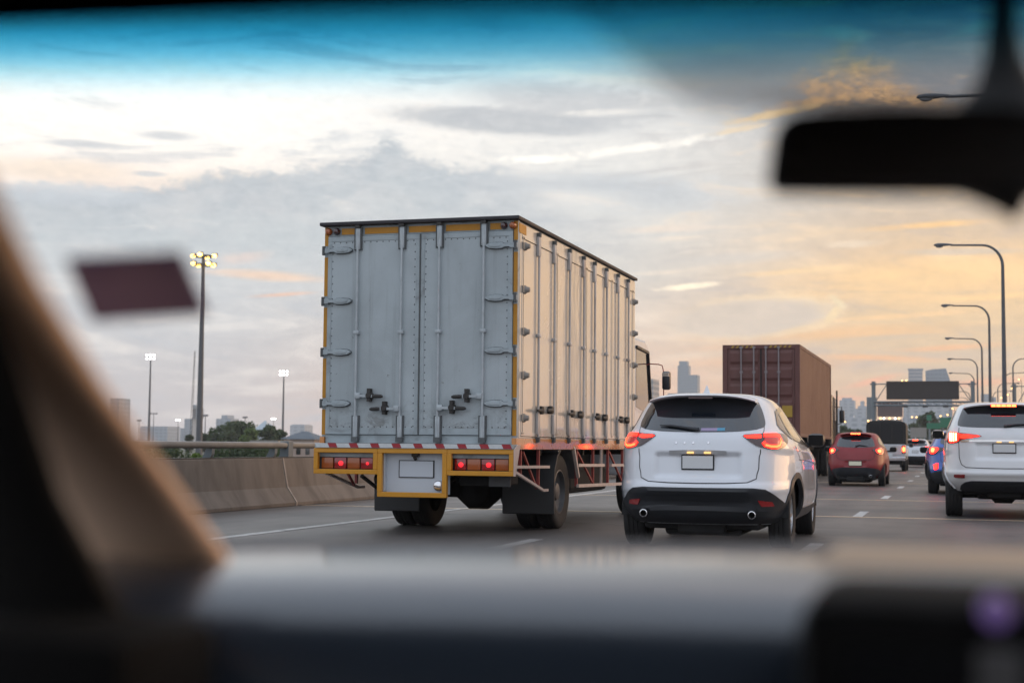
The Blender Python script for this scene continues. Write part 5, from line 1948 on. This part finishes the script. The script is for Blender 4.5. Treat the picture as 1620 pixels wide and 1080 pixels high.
WAG = dict(
    tab=[(.42, .83, -.72, 3.45), (.50, .88, -.84, 3.6), (.60, .93, -.93, 3.72), (.70, .945, -.965, 3.76), (.82, .935, -.955, 3.76), (.95, .93, -.94, 3.72), (1.08, .925, -.93, 3.5), (1.18, .912, -.92, 3.0), (1.28, .895, -.91, 2.35),
         (1.40, .86, -.875, 2.1), (1.50, .82, -.83, 1.92), (1.62, .765, -.76, 1.62), (1.72, .715, -.68, 1.35), (1.78, .67, -.60, 1.15), (1.815, .58, -.48, 1.0), (1.838, .42, -.2, .7), (1.845, .25, .1, .45)],
    nr=4.6, nf=3.4, wheel_r=.385, wb=2.745, track=.768, tyre_w=.265, arch=.055, arch_mat='paint',
    bumps=((0, .42, .93, 1.17, .03, .03), (0, 1.0, .66, .735, -.02, .02)),
    gaps=(([(.70, 1.42), (.71, 1.15), (.705, .95), (.66, .84), (.58, .795), (.3, .785), (0, .783)], .012),),
    side_gaps=(([(.3, 1.3), (.42, 1.0), (.45, .5)], .008), ([(1.05, 1.3), (1.05, .5)], .008), ([(2.1, 1.2), (2.15, .5)], .008)),
    bumper=[(0, .585), (.50, .585), (.60, .565), (.68, .52), (.72, .45), (.66, .425), (0, .425)][::-1],
    rear_glass=[(0, 1.415), (.45, 1.42), (.72, 1.44), (.745, 1.49), (.70, 1.62), (.635, 1.745), (.4, 1.765), (0, 1.77)],
    side_glass=[[(-.35, 1.45), (.35, 1.36), (.35, 1.66), (-.28, 1.68)], [(.42, 1.35), (1.02, 1.32), (1.02, 1.66), (.42, 1.66)], [(1.1, 1.31), (1.95, 1.28), (1.5, 1.58), (1.3, 1.66), (1.1, 1.66)]],
    windscreen=[(-.62, 1.32), (.62, 1.32), (.5, 1.72), (-.5, 1.72)],
    lamp=[(.31, 1.285), (.46, 1.315), (.72, 1.34), (.95, 1.36), (1.20, 1.35), (1.18, 1.20), (.95, 1.165), (.74, 1.18), (.62, 1.235), (.44, 1.262)], lamp_mat='lamp_red',
    glow=(('patch', 'lamp_glow', [(.34, 1.285), (.68, 1.318), (.68, 1.296), (.44, 1.275)], 1), ('patch', 'lamp_glow', [(.42, 1.270), (.68, 1.292), (.68, 1.258), (.60, 1.248)], 1),
          ('patch', 'lamp_glow', [(.69, 1.335), (.98, 1.352), (.98, 1.185), (.76, 1.187), (.69, 1.22)], 1),
          ('stroke', 'lamp_led', [(.745, 1.325), (.745, 1.215)], .034), ('stroke', 'lamp_led', [(.80, 1.332), (.80, 1.205)], .034), ('stroke', 'lamp_led', [(.855, 1.334), (.855, 1.205)], .034), ('stroke', 'lamp_led', [(.905, 1.334), (.905, 1.21)], .03)),
    reflector=[(.60, .685), (.80, .685), (.82, .655), (.78, .635), (.60, .635)],
    plate=(-.175, .175, 1.02, 1.175), brake=(.19, 1.738, 1.79, -.835, 'on'),
    spoiler=(-.80, -.35, 1.80, .60, .03), spo_drop=.05, mirror=(1.72, 1.33, .92), mirror_mat='lamp_dark',
    wiper=[(0, 1.43), (.15, 1.455), (.38, 1.47), (.5, 1.46)],
    strips=(([(.66, 1.205), (.3, 1.212), (0, 1.214)], .030, 'chrome'),))
make_car('suv', 'white wagon at the frame edge with a lit high brake light and blade tail lamps', 'car', .70, 25.2, WAG, 0, paint='pearl_paint')

HAT = dict(
    tab=[(.22, .74, -.52, 3.1), (.30, .80, -.62, 3.28), (.42, .835, -.68, 3.34), (.55, .848, -.70, 3.36), (.68, .846, -.685, 3.34), (.80, .84, -.66, 3.15), (.90, .826, -.63, 2.7), (.98, .805, -.595, 2.2), (1.06, .77, -.55, 1.98), (1.16, .715, -.475, 1.75),
         (1.27, .655, -.385, 1.5), (1.37, .60, -.29, 1.22), (1.42, .55, -.22, 1.05), (1.455, .47, -.1, .85), (1.475, .3, .1, .6)],
    zs=1.045, nr=3.7, nf=2.6, wheel_r=.315, wb=2.57, track=.705, tyre_w=.19, arch=.03, arch_mat='paint',
    bumps=((0, .30, .56, .70, .02, .03),),
    gaps=(([(.56, 1.07), (.57, .92), (.52, .80), (.40, .745), (0, .735)], .012),),
    bumper=[(0, .535), (.35, .535), (.50, .52), (.66, .50), (.86, .42), (.9, .30), (.7, .24), (0, .235)][::-1],
    rear_glass=[(0, 1.10), (.3, 1.105), (.54, 1.125), (.565, 1.17), (.50, 1.33), (.44, 1.40), (0, 1.425)],
    side_glass=[[(-.2, 1.20), (.35, 1.13), (.35, 1.36), (-.05, 1.36)], [(.42, 1.12), (1.05, 1.08), (1.05, 1.38), (.42, 1.38)], [(1.12, 1.07), (1.85, 1.05), (1.3, 1.36), (1.12, 1.38)]],
    windscreen=[(-.55, 1.1), (.55, 1.1), (.42, 1.42), (-.42, 1.42)],
    lamp=[(.44, 1.035), (.60, 1.075), (.80, 1.10), (1.02, 1.06), (.98, .93), (.80, .90), (.62, .94)], lamp_mat='lamp_dark',
    glow=(('patch', 'lamp_glow', [(.58, 1.05), (.78, 1.075), (.92, 1.05), (.90, .95), (.76, .93), (.62, .97)], 1), ('patch', 'lamp_hot', [(.64, 1.035), (.78, 1.05), (.82, .99), (.76, .955), (.66, .975)], 1)),
    plate=(-.185, .185, .575, .72), plate_mat='plate_cream', plate_lights=False, brake=(.14, 1.475, 1.522, -.455, 'on'),
    spoiler=(-.42, -.05, 1.522, .44, .03), spo_drop=.05, exhaust=((.42, .29, .04, -.70),), mirror=(1.65, 1.05, .86), mirror_mat='black_plastic',
    wiper=[(0, 1.12), (.1, 1.16), (.2, 1.15), (.34, 1.125)])
make_car('hatchback', 'dark red hatchback with a cream plate and lit brake lights', 'car', -2.80, 44.0, HAT, 0, paint='red_paint')

CRO = dict(SUV)
CRO.update(zs=.935, nr=3.6, bumps=(), strips=(), exhaust=(), fin=(-.15, 1.55), spoiler=(-.72, -.3, 1.525, .56, .03), arch=.07,
           gaps=(([(.60, .98), (.60, .80), (.5, .70), (0, .69)], .01),),
           rear_glass=[(0, 1.17), (.5, 1.18), (.64, 1.22), (.55, 1.43), (0, 1.46)],
           side_glass=[[(.06, 1.11), (.92, 1.06), (.92, 1.40), (.06, 1.36)], [(1.0, 1.05), (1.85, 1.01), (1.5, 1.26), (1.18, 1.38), (1.0, 1.40)]], pillar=[], sill=[(.48, .28), (2.2, .28), (2.2, .40), (.48, .40)],
           lamp=[(.42, 1.09), (.62, 1.12), (1.05, 1.15), (1.12, 1.0), (.92, .93), (.72, .97)],
           glow=(('patch', 'lamp_glow', [(.62, 1.10), (1.0, 1.125), (1.02, 1.0), (.88, .955), (.74, .99)], 1), ('patch', 'lamp_hot', [(.76, 1.09), (.92, 1.10), (.92, 1.01), (.80, 1.0)], 1)),
           reflector=[(.68, .74), (.84, .70), (.80, .58), (.70, .60)], reflector_mat='lamp_glow', bumper=[(0, .56), (.6, .56), (.8, .53), (1.0, .50), (1.19, .44), (1.17, .34), (.9, .27), (0, .265)][::-1],  # reflectors are no lamps; their glow is emission put into the material
           brake=(.15, 1.49, 1.51, -.70, 'on'), wiper=[(0, 1.19), (.3, 1.22), (.45, 1.2)], plate=(-.17, .17, .78, .93), plate_lights=False, mirror=(1.72, 1.05, .92))
make_car('crossover', 'blue crossover mostly hidden behind the white wagon', 'car', .20, 37.7, CRO, 0, paint='blue_paint')

# pickup with a black canvas canopy
pk = thing('pickup_truck', 'silver pickup with a tall black canvas canopy ahead of the red hatchback', 'pickup', (-3.27, 74.2, 0))
mb = MB()
mb.box((-.88, -1.15, .55), (.88, 1.3, 1.30), ch=.06)
mb.box((-.88, 1.3, .5), (.88, 3.6, 1.15), ch=.10)
mb.prism([(1.3, 1.1), (3.1, 1.1), (2.35, 1.75), (1.45, 1.78)], 'x', -.72, .72)
mb.build('body', M['silver_paint'], pk, smooth=40)
MB().box((-.70, -1.18, .78), (.70, -1.13, 1.26), ch=.02).build('tailgate', M['silver_paint'], pk)
mb = MB()
prof = [(-.93, 1.30), (.93, 1.30), (.93, 2.18), (.86, 2.33), (.70, 2.40), (0, 2.43), (-.70, 2.40), (-.86, 2.33), (-.93, 2.18)]
mb.prism(prof, 'y', -1.12, 1.5)
cn = mb.build('canopy', M['canvas'], pk, smooth=40)
MB().prism([(-.80, 1.42), (.80, 1.42), (.80, 2.16), (.66, 2.28), (-.66, 2.28), (-.80, 2.16)], 'y', -1.13, -1.115).build('canopy_opening', M['gap'], cn)
mb = MB()
for x in (-.80, -.27, .27, .80):
    mb.cyl((x, -1.14, 1.3), (x, -1.14, 2.28), .02, 6)
mb.cyl((-.85, -1.14, 1.42), (.85, -1.14, 1.42), .02, 6)
mb.build('canopy_frame', M['dark_iron'], cn)
for sg in (-1, 1):
    tl = MB().box((min(sg*.74, sg*.89), -1.2, .86), (max(sg*.74, sg*.89), -1.1, 1.25), ch=.02).build('tail_lamp', M['lamp_red'], pk)
    MB().ball((sg*.815, -1.21, 1.05), .085, n=8, sc=(.8, .4, 1.5)).build('bulb', M['lamp_hot'], tl, smooth=60)
    MB().box((min(sg*.62, sg*.9), -1.22, .60), (max(sg*.62, sg*.9), -1.16, .66)).build('reflector', M['lamp_red'], pk)
    for y in (0, 3.0):
        wheel(pk, (sg*.78, y, .36), .36, .22, sg, 6, seg=16)
    MB().box((min(sg*.95, sg*1.15), 2.5, 1.15), (max(sg*.95, sg*1.15), 2.62, 1.35), ch=.04).build('wing_mirror', M['black_plastic'], pk)
MB().box((-.9, -1.3, .50), (.9, -1.12, .68), ch=.03).build('rear_bumper', M['chrome'], pk)
MB().box((-.75, -1.1, .32), (.75, 3.2, .56)).build('underbody', M['under'], pk)
MB().box((-.28, -1.325, .70), (.30, -1.30, .86)).build('number_plate', M['plate'], pk)

FAR = dict(SUV)
FAR.update(bumps=(), exhaust=(), strips=(), gaps=(), side_gaps=(), pillar=[], brake=(.15, 1.56, 1.60, -.70, 'on'))
FARH = dict(HAT)
FARH.update(bumps=(), exhaust=(), gaps=())
queue = [('suv', 'white car just right of the canopied pickup', FAR, -2.35, 90, 'white_paint'), ('suv', 'grey car second right of the canopied pickup', FAR, -2.1, 103, 'grey_paint'),
         ('suv', 'white car third right of the canopied pickup', FAR, -1.95, 117, 'pearl_paint'), ('hatchback', 'silver hatchback far down the queue, beside the white wagon', FARH, -1.75, 134, 'silver_paint'),
         ('suv', 'tiny dark car far down the queue, left of the blue crossover', FAR, .0, 150, 'black_paint'), ('hatchback', 'tiny white hatchback far down the queue above the blue crossover', FARH, -.3, 175, 'white_paint'),
         ('suv', 'tiny far white car in the middle lane near the horizon', FAR, -2.6, 205, 'white_paint')]
for nm, lab, spc, x, y, pt in queue:
    make_car(nm, lab, 'car', x, y, spc, 0, 'cars far down the queue', 1, pt)


# ------------------------------------------------------------------ the car one looks out of
own = thing('car_cabin', 'dark car interior seen from inside: beige pillar, dashboard, mirror and windscreen', 'car interior', (0, 0, 0))
# windscreen: glass sheet from the cowl to the roof
WY0, WZ0, WY1, WZ1 = 1.56, .952, .80, 1.335


def ws(x, u, off=0.0):          # u 0 at the cowl, 1 at the roof; bowed in plan
    w = Vector((0, -(WZ1-WZ0), -(WY0-WY1))).normalized()
    return Vector((x, WY0+(WY1-WY0)*u-.16*(x/.75)**2, WZ0+(WZ1-WZ0)*u))+w*off


def ws_hit(px, py):              # where the line of sight meets the windscreen
    d = ray(px, py)
    best = None
    lo, hi = .3, 2.2
    for _ in range(60):
        m_ = (lo+hi)/2
        p = CO+d*(m_/d.y)
        u = (p.z-WZ0)/(WZ1-WZ0)
        if p.y < WY0+(WY1-WY0)*u-.16*(p.x/.75)**2:
            lo = m_
        else:
            hi = m_
    return p


def ws_sheet(mb, u0, u1, x0, x1, off, th, nx=30, nu=14, mi=0):
    vs, fs = [], []
    for o_ in (off, off+th):
        for j in range(nu+1):
            for i in range(nx+1):
                vs.append(ws(x0+(x1-x0)*i/nx, u0+(u1-u0)*j/nu, o_))
    n1 = (nx+1)*(nu+1)
    for j in range(nu):
        for i in range(nx):
            a = j*(nx+1)+i
            fs.append((a, a+1, a+nx+2, a+nx+1))
            fs.append((n1+a, n1+a+nx+1, n1+a+nx+2, n1+a+1))
    return mb.add(vs, fs, mi)


def clear_material(name, colr=(.98, .98, .98)):
    mat = bpy.data.materials.new(name)
    mat.use_nodes = True
    n = NT(mat.node_tree)
    n.n.clear()
    tr = n.node('ShaderNodeBsdfTransparent')
    tr.inputs[0].default_value = (*colr, 1)
    out = n.node('ShaderNodeOutputMaterial')
    n.l.new(tr.outputs[0], out.inputs[0])
    return mat


mb = MB()
ws_sheet(mb, 0, 1, -.78, .78, 0, .002)
glass = mb.build('windscreen', clear_material('clear_glass'), own, fix=False)
# tinted shade band: dyed plastic interlayer, deepest at the top edge
mat = bpy.data.materials.new('shade_band_tint')
mat.use_nodes = True
n = NT(mat.node_tree)
n.n.clear()
gz = n.node('ShaderNodeTexCoord').outputs['Object']
sp = n.node('ShaderNodeSeparateXYZ')
n.put(sp.inputs[0], gz)
ZB0, ZB1 = ws_hit(400, 160).z, ws_hit(400, 10).z
hh = n.m('DIVIDE', n.m('SUBTRACT', sp.outputs[2], ZB0), ZB1-ZB0, clamp=True)
tintc = n.ramp(hh, [(0, (1, 1, 1)), (.18, (.64, .87, .95)), (.38, (.18, .55, .73)), (.60, (.03, .33, .56)), (.80, (.008, .16, .27)), (1, (.002, .05, .09))], 'LINEAR')
tr = n.node('ShaderNodeBsdfTransparent')
n.put(tr.inputs[0], tintc)
out = n.node('ShaderNodeOutputMaterial')
n.l.new(tr.outputs[0], out.inputs[0])
SHADE_MAT = mat
sb = MB()
vs = [ws(-.78+1.56*i/30, .70+.30*j/8, .004) for j in range(9) for i in range(31)]
sb.add(vs, [(j*31+i, j*31+i+1, (j+1)*31+i+1, (j+1)*31+i) for j in range(8) for i in range(30)])
sb.build('shade_band', mat, glass, fix=False)

# dotted ceramic print round the mirror mount
mat = bpy.data.materials.new('dot_print')
mat.use_nodes = True
n = NT(mat.node_tree)
n.n.clear()
gz = n.node('ShaderNodeTexCoord').outputs['Object']
vo = n.node('ShaderNodeTexVoronoi')
vo.inputs['Randomness'].default_value = 0
vo.inputs['Scale'].default_value = 330
sp = n.node('ShaderNodeSeparateXYZ')
n.put(sp.inputs[0], gz)
n.put(vo.inputs['Vector'], n.comb(sp.outputs[0], n.m('MULTIPLY', sp.outputs[2], 2.2), 0.0))
dots = n.m('LESS_THAN', vo.outputs['Distance'], .345)
tr = n.node('ShaderNodeBsdfTransparent')
df = n.node('ShaderNodeBsdfDiffuse')
df.inputs[0].default_value = (.01, .01, .012, 1)
mx = n.node('ShaderNodeMixShader')
n.put(mx.inputs[0], dots)
n.l.new(tr.outputs[0], mx.inputs[1])
n.l.new(df.outputs[0], mx.inputs[2])
out = n.node('ShaderNodeOutputMaterial')
n.l.new(mx.outputs[0], out.inputs[0])


outl = [(862, -60), (900, 0), (948, 40), (1000, 78), (1040, 115), (1080, 146), (1130, 162), (1200, 168), (1300, 172), (1500, 176), (1700, 178), (1760, 100), (1780, -60)]
pts = [ws_hit(*q) for q in outl]
uv = [(p.x, (p.z-WZ0)/(WZ1-WZ0)) for p in pts]
mb = MB()
v2, _, f2 = delaunay_2d_cdt([Vector(p) for p in uv], [], [list(range(len(uv)))], 1, 1e-7)[:3]
mb.add([ws(p[0], p[1], .006) for p in v2], [tuple(f) for f in f2])
mb.build('dotted_print', mat, glass, fix=False)

# roof lining and header
mb = MB()
e = [at(-200, 52, .84), at(0, 38, .86), at(400, 22, .90), at(800, 4, .92), at(1200, 0, .92), at(1800, -4, .88)]
vs, fs = [], []
for p in e:
    vs += [(p.x, p.y, p.z), (p.x, p.y+.07, p.z+.025), (p.x, -1.6, p.z+.02), (p.x, -1.6, p.z+.12), (p.x, p.y+.06, p.z+.12)]
k = 5
for i in range(len(e)-1):
    for j in range(k):
        fs.append((i*k+j, i*k+(j+1) % k, (i+1)*k+(j+1) % k, (i+1)*k+j))
mb.add(vs, fs)
mb.build('roof_lining', M['liner'], own)
# left pillar: beige trim with dark door frame behind it
def sweep(name, path, ax, w, t, mat, parent):
    mb = MB()
    mb.tube(path, w/2, 18, 0, True, sc=(1, t/w), up=ax)
    return mb.build(name, mat, parent, smooth=60)


pb = [at(400, 1040, 1.36), at(318, 950, 1.26), at(232, 836, 1.12), at(122, 676, .97), at(32, 550, .84), at(-62, 392, .72), at(-160, 190, .62)]
wv = [.32, .245, .178, .144, .122, .101, .085]
mb = MB()
vs, fs = [], []
nn = 18
for p, w in zip(pb, wv):
    ax = Vector((.80, .32, -.42)).normalized()
    bx = Vector((.25, -.95, -.1)).normalized()
    for j in range(nn):
        a = 2*math.pi*j/nn
        vs.append(p+ax*math.cos(a)*w/2+bx*math.sin(a)*.040)
for i in range(len(pb)-1):
    for j in range(nn):
        fs.append((i*nn+j, i*nn+(j+1) % nn, (i+1)*nn+(j+1) % nn, (i+1)*nn+j))
mb.add(vs, fs)
mb.build('pillar_trim', M['tan_trim'], own, smooth=60)
mb = MB()
vs, fs = [], []
pb2 = [at(178, 1180, 1.06), at(94, 1000, 1.0), at(0, 850, .92), at(-100, 690, .83), at(-172, 520, .74), at(-282, 250, .64)]
for p in pb2:
    ax = Vector((.80, .32, -.42)).normalized()
    bx = Vector((.25, -.95, -.1)).normalized()
    for j in range(nn):
        a = 2*math.pi*j/nn
        vs.append(p+ax*math.cos(a)*.092+bx*math.sin(a)*.03)
for i in range(len(pb2)-1):
    for j in range(nn):
        fs.append((i*nn+j, i*nn+(j+1) % nn, (i+1)*nn+(j+1) % nn, (i+1)*nn+j))
mb.add(vs, fs)
mb.build('door_frame', M['dark_trim'], own, smooth=60)
# dashboard: a padded top that rolls over towards the seats
prof = [(1.60, .80, 0), (1.585, .958, 1), (1.50, .972, 1), (1.43, .978, 1), (1.415, .970, 1), (1.36, .974, 0), (1.25, .976, 0), (1.16, .973, 0), (1.11, .966, 0), (1.075, .952, 0), (1.05, .93, 0), (1.03, .89, 0), (1.015, .82, 0), (1.01, .6, 0)]
mb = MB()
nx = 26
k = len(prof)
vs, fs, ms = [], [], []
for i in range(nx+1):
    x = -.72+1.5*i/nx
    bow = -.14*(x/.75)**2
    for y, z, m_ in prof:
        vs.append((x, y+bow, z+.010-.008*(x/.75)**2))
for i in range(nx):
    for j in range(k-1):
        mb2 = (i*k+j, (i+1)*k+j, (i+1)*k+j+1, i*k+j+1)
        fs.append(mb2)
        ms.append(1 if prof[j][2] and prof[j+1][2] else 0)
o_ = len(mb.v)
mb.v += [tuple(v) for v in vs]
mb.f += fs
mb.m += ms
mb.build('dashboard', [M['dash'], M['dash_band']], own, smooth=50, fix=False)
# screen hood at the right of the dashboard
a, b = at(1258, 942, .89), at(1700, 1090, .89)
mb = MB()
mb.box((a.x, .89, .66), (b.x+.25, 1.06, a.z), ch=.018)
hd = mb.build('screen_housing', M['liner'], own, smooth=40)
mb = MB()
mb.box((a.x+.025, .882, .68), (b.x+.2, .895, a.z-.03), ch=.004)
mb.build('screen', M['gloss_black'], hd)
p = at(1576, 966, .875)
MB().lathe([(.0005, 0), (.0078, .0), (.0086, .004), (.0086, .012)], (p.x, .872, p.z), axis='y', n=20).build('lit_knob', M['purple_light'], hd)
MB().box((p.x-.011, .876, p.z-.075), (p.x+.014, .884, p.z-.022), ch=.003).build('button', M['dash_band'], hd)
a, b = at(1290, 884, 1.27), at(1720, 884, 1.27)
mb = MB()
mb.box((a.x, 1.2, .94), (b.x+.2, 1.42, a.z+.004), ch=.012)
mb.build('dash_insert', M['dash_tan'], own, smooth=40)
a, b = at(-260, 985, .84), at(190, 1250, .84)
MB().box((a.x, .84, .70), (b.x, .98, a.z), ch=.02).build('dark_corner_box', M['liner'], own, smooth=40)  # black box added only to keep the lower left corner dark
# door card and shoulder under the left window
mb = MB()
mb.box((-.86, -.6, .35), (-.70, 1.12, .90), ch=.04)
mb.build('door_card', M['dark_trim'], own, smooth=40)
# unseen rest of the cabin, added to block light from behind: doors, bench, tailgate
for nm, lo, hi in (('door_panel', (-.86, -1.75, .25), (-.78, .30, .98)), ('door_panel', (.78, -1.75, .25), (.86, 1.0, .98)), ('cabin_floor', (-.80, -1.75, .22), (.80, 1.4, .27)),
                   ('bench_seat', (-.70, -1.35, .28), (.70, -.55, .72)), ('bench_back', (-.70, -1.6, .5), (.70, -1.36, 1.02)), ('tailgate', (-.85, -1.85, .25), (.85, -1.76, .98))):
    MB().box(lo, hi, ch=.03).build(nm, M['dark_trim'], own, smooth=40)
for sg in (-1, 1):
    for y in (-1.7, -.55, .42):
        if sg < 0 and y > 0:
            continue
        MB().box((min(sg*.72, sg*.84), y-.09, .95), (max(sg*.72, sg*.84), y+.09, 1.40), ch=.03).build('body_pillar', M['dark_trim'], own, smooth=40)
# rear-view mirror
YM = 1.02
outl = [(1222, 262), (1220, 290), (1230, 300), (1300, 301), (1480, 302), (1640, 303), (1668, 290), (1670, 205), (1650, 178), (1600, 170), (1400, 171), (1300, 175), (1262, 180), (1238, 194), (1228, 218)]
c0 = Vector((0, 0, 0))
front = [at(x, y, YM) for x, y in outl]
cc = sum(front, Vector((0, 0, 0)))/len(front)
mb = MB()
rings = []
for dy, sc in ((-.004, .965), (0.0, 1.0), (.018, 1.0), (.034, .9), (.040, .70)):
    rings.append([cc+(p-cc)*sc*1.035+Vector((0, dy, 0)) for p in front])
vs = [p for r_ in rings for p in r_]
k = len(front)
fs = [(i*k+j, i*k+(j+1) % k, (i+1)*k+(j+1) % k, (i+1)*k+j) for i in range(len(rings)-1) for j in range(k)]
fs += [tuple(range(k)), tuple((len(rings)-1)*k+j for j in range(k))]
mb.add(vs, fs)
rm = mb.build('rear_view_mirror', M['dark_trim'], own, smooth=50)
mb = MB()
g_ = [cc+(p-cc)*.93+Vector((0, -.007, 0)) for p in front]
g2_ = [p+Vector((0, .004, 0)) for p in g_]
mb.add(g_+g2_, [tuple(range(k)), tuple(range(2*k-1, k-1, -1))]+[(j, (j+1) % k, k+(j+1) % k, k+j) for j in range(k)])
mb.build('mirror_glass', M['mirror_reflection'], rm)
mb = MB()
q = [(1586, -60, 20), (1586, 40, 22), (1587, 90, 28), (1590, 130, 42), (1592, 165, 70), (1592, 205, 112)]
pts = [at(x, y, YM+.045) for x, y, _ in q]
mb.tube(pts, [w*1.1/FPX for _, _, w in q], 14)
mb.build('mirror_stem', M['dark_trim'], rm, smooth=60)
mb = MB()
q = [(1590, 290, 95), (1596, 310, 60), (1602, 330, 30), (1605, 348, 8)]
pts = [at(x, y, YM+.02) for x, y, _ in q]
mb.tube(pts, [w*.75/FPX for _, _, w in q], 14)
mb.build('sensor_cone', M['dark_trim'], rm, smooth=60)
# purple pass card stuck to the glass: its own thing
cnr = [ws_hit(*q) for q in ((108, 396), (290, 386), (330, 481), (150, 492))]
nrm = (cnr[1]-cnr[0]).cross(cnr[3]-cnr[0]).normalized()
if nrm.y > 0:
    nrm = -nrm
mb = MB()
ins = [p+nrm*.010 for p in cnr]
out_ = [p+nrm*.006 for p in cnr]
mb.add(ins+out_, [(0, 1, 2, 3), (7, 6, 5, 4), (0, 4, 5, 1), (1, 5, 6, 2), (2, 6, 7, 3), (3, 7, 4, 0)])
tag(mb.build('pass_card', M['purple_card'], None), 'dark purple pass card stuck on the windscreen beside the beige pillar', 'card')

# ------------------------------------------------------------------ haze over the plain
HAZE = .00018
mb = MB().box((-1900, -60, -3.7), (1100, 2600, 150))
mat = bpy.data.materials.new('air')
mat.use_nodes = True
n = NT(mat.node_tree)
n.n.clear()
vol = n.node('ShaderNodeVolumePrincipled')
vol.inputs['Color'].default_value = (.93, .96, 1, 1)
vol.inputs['Density'].default_value = HAZE
vol.inputs['Anisotropy'].default_value = .2
out = n.node('ShaderNodeOutputMaterial')
n.l.new(vol.outputs[0], out.inputs['Volume'])
tag(mb.build('haze', mat), kind='stuff')
